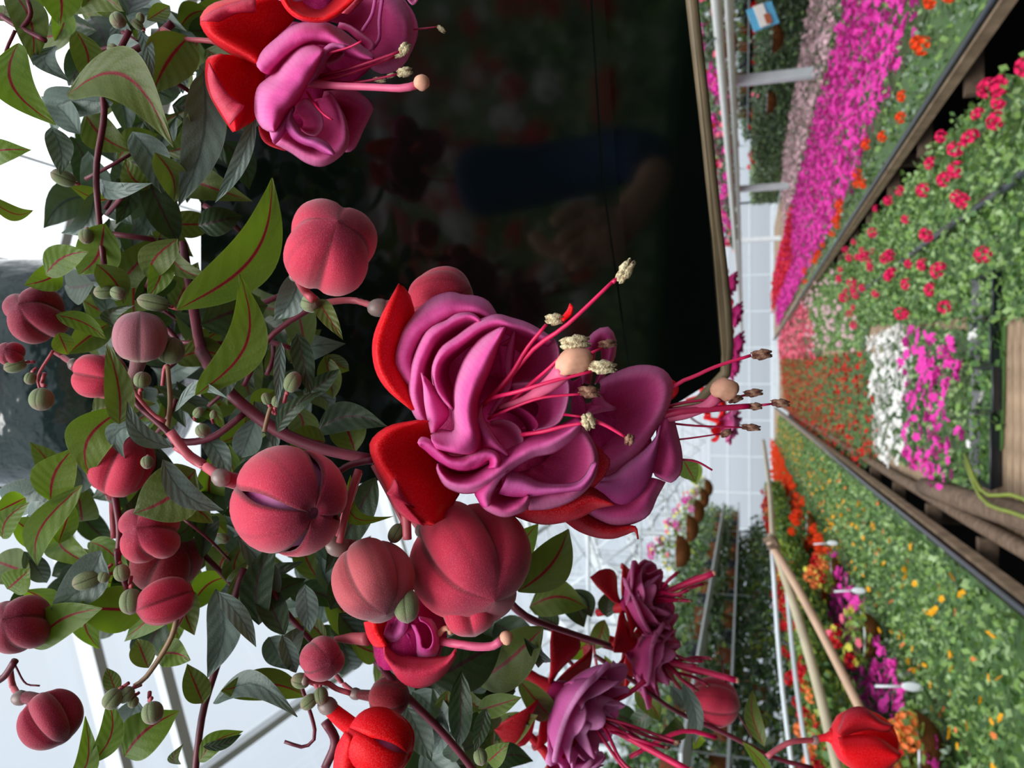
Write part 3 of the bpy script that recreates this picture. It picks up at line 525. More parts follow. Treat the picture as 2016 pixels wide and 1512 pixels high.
S('petal', [(-18, [(1000, -90), (1300, -80), (1560, -60), (1660, 60), (1705, 220), (1690, 400), (1600, 540), (1450, 580), (1350, 520)]), (-12, [(1000, -20), (1250, -20), (1480, 20), (1600, 120), (1640, 240), (1610, 380), (1520, 480), (1420, 520), (1340, 480)]), (-18, [(1000, 80), (1180, 80), (1350, 120), (1440, 180), (1480, 260), (1460, 350), (1400, 410), (1350, 440), (1310, 420)]), (-22, [(1000, 160), (1100, 180), (1200, 220), (1280, 260), (1300, 300), (1300, 350), (1290, 380), (1280, 400), (1270, 400)])], MAUVE, n=26, seed=42)
S('petal', [(-22, [(1640, 0), (1720, 120), (1745, 250), (1700, 400), (1640, 480)]), (-22, [(1600, 0), (1660, 130), (1680, 260), (1650, 380), (1600, 460)])], PINK, n=12, m_=5)
S('petal_fold', [(-8, [(1400, -20), (1370, 120), (1290, 250)]), (-7, [(1420, -20), (1385, 130), (1310, 250)])], LILAC, n=8, m_=3, ruf=0)
S('petal_fold', [(-8, [(1450, -20), (1430, 150), (1430, 300), (1370, 390)]), (-7, [(1475, -20), (1450, 150), (1445, 310), (1390, 395)])], LILAC, n=10, m_=3, ruf=0)
stamen(fr, h3, [(880, 620, 2), (1150, 560, 5), (1400, 480, 8), (1600, 410, 10)], 26, (1640, 385, 95, 85, -.9), DFIL)
stamen(fr, h3, [(880, 640, 2), (1150, 600, 5), (1400, 510, 6), (1560, 450, 7)], 24, (1600, 440, 80, 36, -.3), DFIL)
stamen(fr, h3, [(900, 680, 0), (1200, 660, 4), (1400, 630, 7), (1580, 590, 9)], 20, (1640, 572, 110, 82, -.2), DFIL)
stamen(fr, h3, [(900, 650, -2), (1150, 655, 2), (1400, 640, 4)], 16, (1440, 634, 92, 46, .1), DFIL)
stamen(fr, h3, [(1400, 620, 2), (1500, 605, 3)], 14, (1530, 600, 70, 40, -.3), DFIL)
stamen(fr, h3, [(990, 440, 8), (1100, 405, 10), (1200, 375, 12), (1300, 325, 14)], 18)
stamen(fr, h3, [(860, 730, 4), (930, 830, 10), (1000, 910, 12), (1065, 950, 13)], 20)
stamen(fr, h3, [(1700, 235, -18), (1800, 225, -16), (1900, 212, -15)], 14, (1930, 232, 80, 46, .7), DFIL)
tube('style', [fr.pt(850, 655, 4), fr.pt(1100, 680, 9), fr.pt(1400, 692, 13), fr.pt(1620, 700, 16), fr.pt(1740, 672, 17)], [.0014, .0010, .0010, .0010, .0011], STYL, h3)
blob('stigma', fr.pt(1775, 655, 18), (.0021, .0021, .002), STIG, h3, .04, 14, 12)
h4 = blob('flower', fr.pt(900, -120, -10), (.010, .012, .010), DEEPP, fu, .1, 16, 12)
surf(fr, 'sepal', [(14, [(610, -120), (650, -20), (700, 70), (780, 140), (900, 172), (1020, 165), (1140, 100), (1250, 10), (1320, -60)]), (17, [(640, -120), (690, -10), (740, 70), (820, 125), (910, 145), (1010, 140), (1120, 80), (1220, -10), (1290, -80)]), (4, [(760, -120), (790, -40), (830, 20), (880, 60), (940, 80), (1000, 70), (1060, 20), (1130, -40), (1200, -100)])], RED, h4, n=24, m_=10)
surf(fr, 'sepal_fold', [(19, [(1140, 105), (1240, 10), (1330, -80)]), (18, [(1200, 115), (1290, 20), (1370, -60)])], ROSE, h4, n=8, m_=4)
surf(fr, 'petal', [(12, [(600, -20), (700, 18), (790, 12), (870, -10)]), (10, [(600, -120), (700, -90), (800, -90), (900, -120)])], LILAC, h4, n=12, m_=5)
surf(fr, 'petal', [(0, [(1640, -40), (1700, 35), (1740, 0), (1760, -60)]), (-3, [(1650, -60), (1690, -10), (1720, -30), (1740, -70)])], MAUVE, h4, n=10, m_=4)
tube('pedicel', [P(320, 58, .24), P(360, 76, .235), P(430, 84, .232), P(500, 118, .236), P(545, 150, .24)], [.0009, .0007, .0008, .0014, .002], PEDI, h3)

# -- buds
bud(fu, 650, 489, 93, .34, -.36, .86, .200, BUDR, 1.0, ov=(584, 543, 13), ped=[(600, 572), (618, 590)], rot=.5, lobes=.13)
bud(fu, 868, 585, 62, .75, -.2, .3, .232, BUDR, 1.0, ov=(746, 606, 19), ped=[(700, 592), (660, 593), (625, 600)], rot=.3)
open_bud(fu, 570, 986, 107, .62, .10, .75, .200, BUDR, LILAC, .15, ov=(435, 940, 19), ped=[(400, 915), (370, 895), (335, 850)], rot=.62)
bud(fu, 735, 1141, 79, .42, .62, .72, .210, BUDM, 1.02, ov=(666, 1076, 21), ped=[(672, 1040), (690, 980), (706, 930)], rot=.3, lobes=.13)
bud(fu, 923, 1102, 120, .42, .40, .84, .222, BUDR, 1.02, ov=(836, 1044, 18), ped=[(815, 1020), (800, 990)], rot=.45, lobes=.17)
bud(fu, 925, 1205, 56, .2, .8, .2, .215, BUDR, .8, neck=0)
bud(fu, 72, 621, 57, .02, -.25, .9, .255, BUDD, 1.0, neck=0, rot=.4, lobes=.2)
bud(fu, 22, 697, 25, .1, -.3, .8, .258, BUDD, 1.0, neck=0)
bud(fu, 196, 741, 50, .95, .15, .2, .258, BUDR, .95, ov=(146, 718, 12), ped=[(120, 700), (105, 690)], lobes=.2)
bud(fu, 276, 664, 53, .12, -.95, .25, .232, BUDG, .92, ov=(258, 750, 16), ped=[(264, 775), (290, 810), (318, 828)], rot=.4, lobes=.06)
bud(fu, 240, 915, 60, .4, -.9, .1, .245, BUDR, 1.05, ov=(222, 978, 13), ped=[(222, 1010), (225, 1060)], lobes=.15)
bud(fu, 296, 1050, 61, .0, -.3, .85, .235, BUDR, .95, neck=0, rot=.2, lobes=.18)
bud(fu, 328, 1108, 66, .3, -.5, .3, .262, BUDK, 1.0, neck=0)
bud(fu, 326, 1183, 49, -.75, .2, .5, .235, BUDR, 1.05, ov=(372, 1190, 9), ped=[(365, 1200), (345, 1235)], rot=.2, lobes=.15)
bud(fu, 40, 1229, 57, .0, -.4, .85, .235, BUDD, 1.0, neck=0, rot=.3, lobes=.12)
bud(fu, 100, 1415, 56, .62, .60, .25, .240, BUDD, .95, ov=(40, 1374, 15), ped=[(25, 1350), (20, 1320)], rot=.1, lobes=.24)
bud(fu, 634, 1297, 42, .5, -.1, .75, .225, BUDD, 1.08, ov=(600, 1340, 8), ped=[(645, 1345), (660, 1355), (690, 1365)], rot=.3, lobes=.05)
bud(fu, 766, 1373, 38, .95, .0, .2, .250, BUDK, 1.05, ov=(700, 1366, 12), ped=[(675, 1345), (662, 1330)], rot=.3, lobes=.06)
o_ = open_bud(fu, 748, 1460, 60, .9, .25, .3, .230, RED, LILAC, .15, ov=(645, 1390, 18), ped=[(630, 1360), (620, 1340)], rot=.3, elong=1.05, spread=.06)
surf(Frame(0, 0, 1, .228), 'sepal', [(0, [(680, 1440), (662, 1475), (655, 1530)]), (4, [(690, 1450), (685, 1490), (680, 1540)]), (0, [(700, 1450), (712, 1490), (710, 1540)])], RED, o_, n=10, m_=6)
# the half-open flower below the two fat buds
fr = Frame(504, 1008, 3.0, .222)
h5 = blob('flower', fr.pt(900, 730, -6), (.011, .011, .011), DEEPP, fu, .08, 16, 12)
S = lambda name, rows, mat, **k: surf(fr, name, rows, mat, h5, **k)
S('sepal', [(4, [(755, 780), (840, 830), (950, 860), (1060, 858), (1140, 850), (1182, 800)]), (10, [(760, 850), (830, 920), (930, 950), (1040, 940), (1120, 900), (1180, 830)]), (2, [(775, 880), (850, 990), (940, 1035), (1030, 1020), (1110, 960), (1178, 860)])], ROSE, n=20, m_=9, seed=51)
S('sepal', [(3, [(640, 650), (660, 730), (700, 790), (755, 800)]), (8, [(700, 640), (715, 700), (745, 750), (770, 790)]), (2, [(775, 640), (755, 690), (750, 740), (775, 780)])], RED, n=12, m_=7)
S('petal', [(2, [(745, 740), (820, 790), (880, 750), (905, 690), (900, 640)]), (6, [(760, 720), (810, 740), (850, 710), (870, 670), (870, 630)]), (0, [(790, 650), (800, 660), (810, 650), (820, 640), (830, 620)])], LILAC, n=14, m_=7)
S('petal', [(2, [(830, 800), (930, 850), (935, 780), (900, 710)]), (5, [(850, 770), (900, 800), (910, 760), (890, 720)])], LILAC, n=10, m_=4)
S('petal', [(2, [(910, 660), (940, 740), (950, 855), (1040, 862), (1080, 800), (1075, 720), (1040, 640), (960, 620)]), (8, [(940, 670), (970, 740), (980, 800), (1020, 810), (1045, 770), (1040, 710), (1010, 660), (970, 640)])], LILAC, n=18, m_=7)
tube('style', [fr.pt(1080, 760, 0), fr.pt(1160, 775, 5), fr.pt(1300, 795, 8), fr.pt(1400, 790, 9), fr.pt(1450, 755, 10)], .0012, STYL, h5)
blob('stigma', fr.pt(1478, 742, 10), (.0018, .002, .0018), STIG, h5, .06)
stamen(fr, h5, [(1080, 720, 3), (1110, 690, 5), (1140, 690, 6), (1150, 720, 6)], 34, None, STIG)
tube('pedicel', [P(725, 1258, .225), P(700, 1257, .228), P(660, 1258, .232)], [.002, .0018, .0008], PEDI, h5)

# -- small green buds at the shoot tips
for (x, y, r, ax, ay, d, el) in [(612, 597, 19, .3, .1, .215, 1.0), (576, 752, 16, .5, -.85, .22, 1.35), (205, 575, 14, -.9, .1, .245, 1.3), (232, 577, 13, .6, .2, .243, 1.2), (302, 596, 17, -.95, -.2, .235, 1.7), (280, 748, 16, .2, -.9, .228, 1.0), (336, 690, 26, .3, -.9, .24, 1.0),
        (399, 848, 14, .2, .3, .225, 1.0), (222, 745, 12, .1, .2, .25, 1.0), (82, 786, 22, .0, .9, .255, 1.0), (172, 1141, 19, -.8, .3, .235, 1.4), (258, 1184, 21, .1, .9, .232, 1.15), (205, 1135, 11, -.3, .9, .235, 1.1), (240, 1128, 15, .3, .8, .236, 1.1), (222, 1376, 18, -.5, .7, .23, 1.1), (300, 1403, 20, .2, .8, .225, 1.05), (248, 1368, 14, -.6, .6, .232, 1.2), (262, 1382, 10, -.2, .8, .233, 1.1),
        (592, 1340, 15, -.8, -.2, .23, 1.2), (632, 1370, 14, .1, .4, .232, 1.2), (608, 1382, 14, -.7, .5, .231, 1.2), (946, 1490, 14, .2, .8, .235, 1.1), (390, 812, 9, .5, -.5, .226, 1.4), (420, 816, 7, .3, -.7, .226, 1.3), (232, 40, 15, .2, .4, .23, 1.1), (222, 96, 10, .5, .2, .24, 1.2), (270, 48, 9, -.3, -.2, .232, 1.3), (276, 36, 8, .2, -.8, .232, 1.3), (170, 465, 14, .1, .5, .25, 1.1), (125, 350, 16, -.5, -.2, .25, 1.4),
        (525, 785, 10, -.3, -.9, .222, 1.2), (545, 790, 10, .3, -.8, .222, 1.2), (60, 745, 11, -.2, .8, .258, 1.1), (30, 720, 14, -.8, .3, .258, 1.4), (800, 1192, 26, .1, .75, .206, 1.25), (290, 910, 12, .1, .3, .23, 1.1), (440, 1060, 10, .5, .2, .25, 1.2), (780, 1050, 15, -.4, .7, .215, 1.3)]:
    bud(fu, x, y, r, ax, ay, .3, d, BUDS, el, neck=0, name='small_bud', lobes=.03, ped=[(x - ax * r * 1.5, y - ay * r * 1.5), (x - ax * r * 2.8 + 6, y - ay * r * 2.8 + 4)])

# -- stems
def st(pts, wpx, d=.235, mat=None):
    q = [P(p[0], p[1], p[2] if len(p) > 2 else d) for p in pts]; tube('stem', q, [wpx / 2 / F * d, wpx / 2.3 / F * d], mat or STEM, fu)
st([(395, 690, .25), (440, 760), (500, 815), (560, 855), (640, 885), (735, 905)], 26, .235)
st([(440, 760, .24), (400, 700), (380, 600, .26), (360, 480, .28)], 22, .25)
st([(250, 765), (275, 800), (330, 850), (345, 880)], 14, .226); st([(345, 880), (390, 910), (420, 932)], 13, .218, PEDI)
st([(325, 830), (300, 815), (262, 770)], 10, .226, PEDI); st([(330, 840), (335, 790), (330, 720)], 10, .23, STEMG)
st([(330, 850), (360, 870), (420, 860), (480, 815)], 15, .236)
st([(735, 905), (690, 915), (665, 930)], 14, .215); st([(706, 925), (690, 975), (668, 1068)], 15, .211, PEDI); st([(735, 915), (770, 980), (800, 1040)], 12, .212, PEDI)
st([(795, 985), (800, 1025), (802, 1062)], 20, .205, PEDI)
st([(480, 1120), (455, 1200), (430, 1300), (400, 1400), (385, 1512), (380, 1580)], 15, .25)
st([(510, 1120), (560, 1200), (620, 1270)], 13, .25); st([(740, 1300), (800, 1370), (860, 1430), (920, 1500), (960, 1560)], 17, .25)
st([(640, 1420), (660, 1460), (640, 1512)], 20, .25); st([(350, 1210), (335, 1260), (290, 1330), (265, 1350)], 11, .236, STEMG)
st([(105, 690), (75, 740), (80, 770)], 6, .258, PEDI); st([(0, 30), (40, 55), (90, 80)], 12, .235); st([(40, 60), (60, 30), (55, 0)], 10, .235); st([(30, 60), (10, 110), (15, 170), (35, 210)], 7, .232)
st([(145, 180), (200, 165), (240, 90), (255, 60)], 14, .245); st([(200, 170), (205, 230), (190, 330), (195, 430), (205, 520)], 13, .255); st([(340, 45), (290, 85), (240, 110)], 16, .25)
st([(30, 1300), (10, 1330), (-10, 1345)], 14, .24); st([(30, 1310), (50, 1345), (78, 1350)], 4, .24); st([(520, 850), (530, 810), (540, 785)], 9, .225, STEMG)
st([(625, 600), (560, 640), (520, 680), (480, 760)], 12, .235); st([(230, 1080), (235, 1120), (250, 1160)], 12, .238); st([(225, 970), (235, 1040), (232, 1100)], 14, .246)
st([(590, 1340), (620, 1440), (600, 1470), (560, 1460)], 8, .24); st([(410, 1290), (450, 1270)], 6, .25)
st([(1000, 1180, .29), (1040, 1215, .29), (1120, 1245, .3), (1200, 1270, .31)], 13, .3)

# -- leaves one can make out
for a in [(35, 85, 112, 250, 84, 'g', .225, .0, -.22), (100, -50, 118, 54, 82, 'g', .235, 0, .1), (20, -20, 60, 110, 70, 'o', .24, 0, .1), (-30, 315, 56, 296, 56, 'g', .24, 0, .1), (-30, 385, 66, 414, 34, 'o', .24, 0, -.15),
          (132, 188, 345, 292, 112, 'o', .222, .0, .30), (150, 60, 165, 160, 62, 'o', .235, 0, .15), (372, 72, 300, 184, 100, 'o', .235, 0, -.05), (400, 140, 352, 404, 84, 's', .245, 0, .08), (502, 228, 422, 402, 34, 's', .235, 0, .05),
          (348, 610, 544, 338, 108, 'g', .215, .0, -.16), (385, 778, 472, 535, 88, 'g', .213, 0, -.22), (395, 640, 532, 600, 96, 'k', .225, 0, .05), (590, 535, 540, 632, 62, 's', .225, 0, .1), (625, 590, 668, 658, 38, 'o', .218, 0, 0), (553, 672, 546, 800, 24, 's', .218, 0, 0), (585, 655, 610, 770, 46, 'k', .225, 0, 0), (545, 850, 635, 768, 34, 'k', .226, 0, .1),
          (700, 890, 670, 808, 76, 'o', .26, 0, 0), (250, 800, 172, 945, 92, 'g', .235, 0, -.2), (100, 985, 145, 885, 84, 'g', .24, 0, .1), (385, 925, 262, 1012, 118, 'o', .222, 0, .1), (162, 955, 66, 1128, 62, 'g', .238, 0, -.1), (235, 835, 212, 684, 56, 'o', .225, 0, -.05), (200, 1085, 96, 1206, 84, 's', .233, 0, .1), (62, 1276, 198, 1200, 74, 'g', .24, 0, .1),
          (286, 1202, 145, 1196, 94, 'g', .245, 0, 0), (424, 1160, 408, 1334, 70, 's', .228, 0, .1), (428, 1165, 505, 1275, 40, 's', .226, 0, .05), (320, 905, 440, 1005, 52, 's', .218, 0, -.15), (600, 1150, 612, 1264, 48, 's', .23, 0, 0), (740, 940, 640, 1130, 70, 'k', .26, 0, 0), (1020, 1165, 1120, 1040, 92, 'o', .25, 0, -.1), (1010, 1150, 1060, 1030, 60, 'g', .26, 0, .1),
          (1070, 1235, 915, 1350, 104, 'o', .26, 0, .05), (850, 1340, 990, 1260, 120, 'k', .25, 0, 0), (940, 1400, 1020, 1375, 46, 'g', .26, 0, 0), (908, 1320, 905, 1482, 50, 'k', .238, 0, 0), (958, 1395, 935, 1480, 34, 'k', .236, 0, 0), (435, 1360, 612, 1372, 66, 'o', .235, 0, .1), (420, 1385, 575, 1410, 54, 's', .24, 0, .25), (245, 1490, 352, 1400, 88, 'g', .24, 0, .1), (270, 1375, 232, 1478, 74, 's', .238, 0, .0),
          (180, 1505, 208, 1388, 50, 'g', .236, 0, -.15), (135, 1540, 165, 1420, 46, 'g', .24, 0, -.15), (230, 1365, 208, 1310, 34, 'o', .24, 0, 0), (292, 1315, 268, 1255, 50, 'o', .235, 0, 0), (310, 1290, 375, 1300, 58, 'g', .24, 0, .1), (400, 1385, 370, 1312, 54, 'o', .245, 0, 0), (392, 1500, 478, 1440, 42, 'g', .245, 0, .15), (400, 1470, 476, 1445, 22, 'k', .243, 0, -.1), (355, 1505, 362, 1462, 22, 'o', .245, 0, .2),
          (190, 520, 245, 600, 60, 'o', .24, 0, .1), (205, 440, 155, 540, 90, 'g', .25, 0, .1), (350, 470, 290, 560, 66, 'o', .23, 0, -.1), (320, 480, 290, 590, 50, 'g', .238, 0, .1), (260, 260, 320, 380, 70, 's', .25, 0, .1), (290, 40, 340, 8, 36, 'o', .235, 0, 0), (215, 150, 305, 268, 40, 's', .23, 0, .1), (275, 60, 298, 150, 26, 's', .228, 0, .05), (110, 90, 140, 165, 46, 's', .24, 0, -.25), (285, 340, 350, 480, 70, 'k', .255, 0, 0), (305, 300, 345, 400, 60, 'o', .235, 0, .1),
          (100, 250, 118, 340, 50, 's', .24, 0, .1), (110, 620, 210, 668, 40, 'g', .25, 0, .1), (115, 655, 135, 700, 44, 'g', .252, 0, 0), (90, 540, 165, 500, 60, 'g', .245, 0, .1), (120, 530, 50, 560, 56, 'g', .255, 0, .1), (50, 980, -10, 1010, 50, 'g', .25, 0, 0), (5, 1060, 60, 985, 46, 'g', .25, 0, .1), (115, 1070, 145, 985, 50, 'g', .25, 0, 0), (60, 1130, -20, 1100, 80, 'o', .26, 0, 0), (15, 1160, 60, 1120, 60, 'g', .25, 0, 0),
          (340, 880, 250, 790, 40, 's', .225, 0, .2), (300, 830, 250, 905, 46, 's', .226, 0, -.3), (345, 810, 440, 790, 26, 's', .22, 0, .25), (400, 860, 450, 960, 44, 's', .24, 0, .1), (330, 985, 420, 1030, 60, 'o', .23, 0, .1), (500, 900, 440, 1010, 50, 'k', .25, 0, 0), (560, 1250, 505, 1130, 60, 'k', .245, 0, 0), (510, 1230, 545, 1060, 64, 'k', .25, 0, .1), (470, 1060, 520, 1220, 50, 's', .24, 0, .15), (440, 700, 436, 790, 40, 's', .232, 0, .1), (505, 820, 475, 900, 60, 's', .235, 0, 0), (500, 790, 545, 890, 40, 's', .24, 0, .1),
          (690, 935, 775, 1015, 34, 'g', .222, 0, -.45), (640, 870, 560, 860, 60, 'o', .255, 0, 0), (800, 1390, 850, 1500, 60, 's', .255, 0, 0), (870, 1400, 840, 1490, 40, 's', .25, 0, .1), (960, 1500, 1005, 1460, 44, 'g', .25, 0, 0), (650, 1200, 700, 1110, 60, 'k', .26, 0, 0), (560, 1310, 600, 1230, 46, 's', .245, 0, .1), (555, 1250, 585, 1330, 36, 's', .24, 0, 0), (1345, 905, 1370, 950, 46, 'g', .3, 0, 0)]:
    leaf(fu, *a[:5], kind=a[5], d=a[6], dt=a[7] + random.uniform(-.012, .02), bend=a[8], fold=random.uniform(.1, .4), droop=random.uniform(-.05, .15), curl=random.uniform(-.05, .15))
# -- the crowd of leaves behind, with shoots
cnt = 0
def inpoly(x, y, poly):
    c = False
    for i in range(len(poly)):
        (x1, y1), (x2, y2) = poly[i], poly[i - 1]
        if (y1 > y) != (y2 > y) and x < (x2 - x1) * (y - y1) / (y2 - y1) + x1: c = not c
    return c
ZN = [([(140, -40), (400, -40), (420, 120), (470, 280), (380, 480), (300, 600), (150, 560), (150, 440), (120, 300), (150, 190)], 64, 'ookssk', .25, .31),
      ([(130, 520), (470, 560), (640, 640), (660, 820), (600, 880), (480, 1130), (400, 1200), (140, 1160), (60, 1000), (130, 880), (180, 800), (150, 660)], 62, 'ooksskg', .25, .32),
      ([(-30, 1120), (60, 960), (300, 1120), (400, 1220), (130, 1150), (-20, 1180)], 20, 'ggoks', .26, .32),
      ([(430, 1090), (660, 1060), (900, 1240), (1070, 1180), (1060, 1330), (960, 1400), (960, 1560), (800, 1540), (700, 1320), (520, 1290)], 40, 'ooksks', .25, .32),
      ([(-30, -30), (150, -30), (140, 60), (-30, 60)], 6, 'go', .25, .28)]
for poly, num, kinds, d0, d1 in ZN:
    k = 0
    while k < num:
        x = random.uniform(-30, 1100); y = random.uniform(-40, 1560)
        if not inpoly(x, y, poly): continue
        k += 1; ln = random.uniform(65, 120); an = random.gauss(.6, 1.4)
        leaf(fu, x, y, x + ln * math.cos(an), y + ln * math.sin(an), ln * random.uniform(.42, .68), random.choice(kinds), random.uniform(d0, d1), random.uniform(-.02, .03), random.uniform(-.22, .22), random.uniform(.15, .7), random.uniform(-.08, .25), curl=random.uniform(-.1, .3))
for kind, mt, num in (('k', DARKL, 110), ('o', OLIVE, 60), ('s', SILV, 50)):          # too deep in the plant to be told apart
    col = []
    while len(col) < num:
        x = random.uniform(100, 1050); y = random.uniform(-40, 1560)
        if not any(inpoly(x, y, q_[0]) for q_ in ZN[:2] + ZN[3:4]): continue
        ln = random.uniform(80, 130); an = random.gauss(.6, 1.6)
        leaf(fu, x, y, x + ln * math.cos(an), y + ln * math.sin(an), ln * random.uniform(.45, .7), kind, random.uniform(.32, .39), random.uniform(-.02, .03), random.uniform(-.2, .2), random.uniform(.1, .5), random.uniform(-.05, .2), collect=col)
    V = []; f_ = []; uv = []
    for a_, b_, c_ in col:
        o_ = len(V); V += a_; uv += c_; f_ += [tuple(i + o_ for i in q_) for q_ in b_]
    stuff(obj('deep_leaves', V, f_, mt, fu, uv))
for k in range(46):
    x, y = random.uniform(160, 600), random.uniform(0, 1150)
    if x > 420 and y < 560: continue
    an = random.gauss(.3, 1.2); l_ = random.uniform(60, 160); d = random.uniform(.25, .31)
    st([(x, y, d), (x + l_ * .5 * math.cos(an) + 6, y + l_ * .5 * math.sin(an), d), (x + l_ * math.cos(an), y + l_ * math.sin(an), d + .01)], random.uniform(6, 12), d)

# ------------------------------------------------------------------ the greenhouse shell
floor = struct(box('floor', (-9, -7, -.1), (9, 34, 0), SOIL))
def bars(name, segs, r, mat, parent=None, kind=None, sides=6):
    V = []; f = []
    for a, b in segs:
        v, g = tube_mesh([Vector(a), Vector(b)], r, sides); o = len(V); V += v; f += [tuple(i + o for i in q) for q in g]
    o = obj(name, V, f, mat, parent)
    if kind: o['kind'] = kind
    return o
def square_bar(name, a, b, w_, h_, mat, parent=None):
    a, b = Vector(a), Vector(b); t = (b - a).normalized(); u = t.cross(Vector((0, 0, 1)))
    if u.length < .01: u = Vector((1, 0, 0))
    u.normalize(); v = t.cross(u); V = []
    for p in (a, b):
        for s1, s2 in ((-1, -1), (1, -1), (1, 1), (-1, 1)): V.append(p + u * s1 * w_ / 2 + v * s2 * h_ / 2)
    return obj(name, V, [(0, 1, 2, 3), (7, 6, 5, 4), (0, 4, 5, 1), (1, 5, 6, 2), (2, 6, 7, 3), (3, 7, 4, 0)], mat, parent, smooth=False)
HW, EZ, RZ, Y0, Y1 = 7.0, 2.9, 5.2, -3.9, 31.1
def pane(verts, mat, parent): 
    o = obj('pane', verts, [(0, 1, 2, 3)], mat, parent, smooth=False); return o
roof = struct(thing('ceiling', '', '', (0, 0, RZ))); del roof['label']; del roof['category']
zr = lambda x: RZ - (RZ - EZ) * abs(x) / HW
ys = [Y0 + 3.5 * i for i in range(11)]
for y in ys: 
    for s in (-1, 1):
        square_bar('rafter', (s * HW, y, EZ), (0, y, RZ), .06, .10, METAL, roof); square_bar('gutter_rail', (s * HW, y + .42, EZ), (0, y + .42, RZ), .08, .05, METAL, roof)
xs = [-7, -5.4, -3.8, -2.2, 0, 2.2, 3.8, 5.4, 7]
for x in xs: square_bar('purlin', (x, Y0, zr(x) + .06), (x, Y1, zr(x) + .06), .05, .06, METAL, roof)
for i in range(10):
    for a, b in zip(xs[:-1], xs[1:]):
        pane([(a, ys[i], zr(a) + .11), (b, ys[i], zr(b) + .11), (b, ys[i + 1], zr(b) + .11), (a, ys[i + 1], zr(a) + .11)], GLASS, roof)
bars('glazing_bar', [((x, Y0, zr(x) + .1), (x, Y1, zr(x) + .1)) for x in (-6.2, -4.6, -3.0, 1.1, 3, 4.6, 6.2)], .008, METAL, roof)
# lattice girders and cross braces far down the house
seg = []
for y in ys[3:]:
    for k in range(14):
        x0, x1 = -7 + k, -6 + k; seg += [((x0, y, 2.9), (x1, y, 2.9)), ((x0, y, 2.9 if k % 2 else zr(x0)), (x1, y, zr(x1) if k % 2 else 2.9))]
bars('lattice_girder', seg, .014, METAL, roof)
seg = []
for y in ys[4:-1]:
    for s in (-1, 1):
        seg += [((s * 7, y, 2.9), (s * 3.5, y + 3.5, zr(3.5))), ((s * 3.5, y, zr(3.5)), (s * 7, y + 3.5, 2.9)), ((s * 3.5, y, zr(3.5)), (0, y + 3.5, RZ)), ((0, y, RZ), (s * 3.5, y + 3.5, zr(3.5)))]
bars('cross_brace', seg, .012, METAL, roof)
def wall(name, P0, P1, z0, z1, n_, rows, mat):
    w_ = struct(thing(name, '', '', (Vector(P0) + Vector(P1)) / 2)); del w_['label']; del w_['category']
    P0, P1 = Vector(P0), Vector(P1); zs = [z0 + (z1 - z0) * r for r in rows]
    box('plinth', (min(P0.x, P1.x) - .05, min(P0.y, P1.y) - .05, 0), (max(P0.x, P1.x) + .05, max(P0.y, P1.y) + .05, z0), METAL, w_)
    for i in range(n_ + 1):
        p = P0.lerp(P1, i / n_); square_bar('mullion', (p.x, p.y, z0), (p.x, p.y, z1), .06, .06, METAL, w_)
        if i < n_:
            q = P0.lerp(P1, (i + 1) / n_)
            for a, b in zip(zs[:-1], zs[1:]): pane([(p.x, p.y, a), (q.x, q.y, a), (q.x, q.y, b), (p.x, p.y, b)], mat, w_)
    for z in zs: square_bar('glazing_bar', (P0.x, P0.y, z), (P1.x, P1.y, z), .05, .05, METAL, w_)
    return w_
wall('wall_far', (-7, Y1, 0), (7, Y1, 0), .6, 2.9, 10, (0, .35, .7, 1), PANEL)
wall('wall_left', (-7, Y0, 0), (-7, Y1, 0), .7, 2.9, 14, (0, .5, 1), GLASS)
wall('wall_right', (7, Y0, 0), (7, Y1, 0), .7, 2.9, 14, (0, .5, 1), GLASS)
wall('wall_back', (-7, Y0, 0), (7, Y0, 0), .7, 2.9, 8, (0, .5, 1), GLASS)
for i, (x, y) in enumerate(((-3.35, 7.0), (-3.35, 10.5), (-3.35, 14), (-3.35, 17.5), (3.4, 9), (3.4, 14), (3.4, 19))):
    struct(square_bar('trim_%d' % (i + 1), (x, y, 0), (x, y, zr(x)), .1, .1, METAL))

# ------------------------------------------------------------------ plants by the thousand
def leafy(name, pts, hts, size, mat, parent, dens_rand=.5):
    """small folded leaves at points; numpy built"""
    n = len(pts); a = RNG.uniform(0, 2 * np.pi, n); tl = RNG.uniform(-.3, 1.1, n); s = size * RNG.uniform(.6, 1.25, n)
    d = np.stack([np.cos(a) * np.cos(tl), np.sin(a) * np.cos(tl), np.sin(tl)], 1); sd = np.stack([-np.sin(a), np.cos(a), RNG.uniform(-.5, .5, n)], 1)
    c = np.column_stack([pts, hts]); V = np.empty((n, 4, 3))
    V[:, 0] = c; V[:, 1] = c + d * (s * .55)[:, None] + sd * (s * .38)[:, None]; V[:, 2] = c + d * s[:, None]; V[:, 3] = c + d * (s * .5)[:, None] - sd * (s * .38)[:, None]
    me = bpy.data.meshes.new(name); me.vertices.add(n * 4); me.loops.add(n * 4); me.polygons.add(n)
    org_ = Vector(c.mean(0)); V -= np.array(org_)
    me.vertices.foreach_set('co', V.ravel()); me.loops.foreach_set('vertex_index', np.arange(n * 4)); me.polygons.foreach_set('loop_start', np.arange(n) * 4); me.polygons.foreach_set('loop_total', np.full(n, 4))
    for mm in (mat if isinstance(mat, list) else [mat]): me.materials.append(mm)
    if isinstance(mat, list): me.polygons.foreach_set('material_index', RNG.integers(0, len(mat), n))
    me.update(calc_edges=True)
    o = bpy.data.objects.new(name, me); scene.collection.objects.link(o)
    if parent: o.parent = parent
    o.location = org_ - org(parent); ORG[o.name] = org_; o['kind'] = 'stuff'; return o
BG1 = flat('bed_leaf', lin(124, 158, 78), .5, .4, .35, 14, trans=.25)
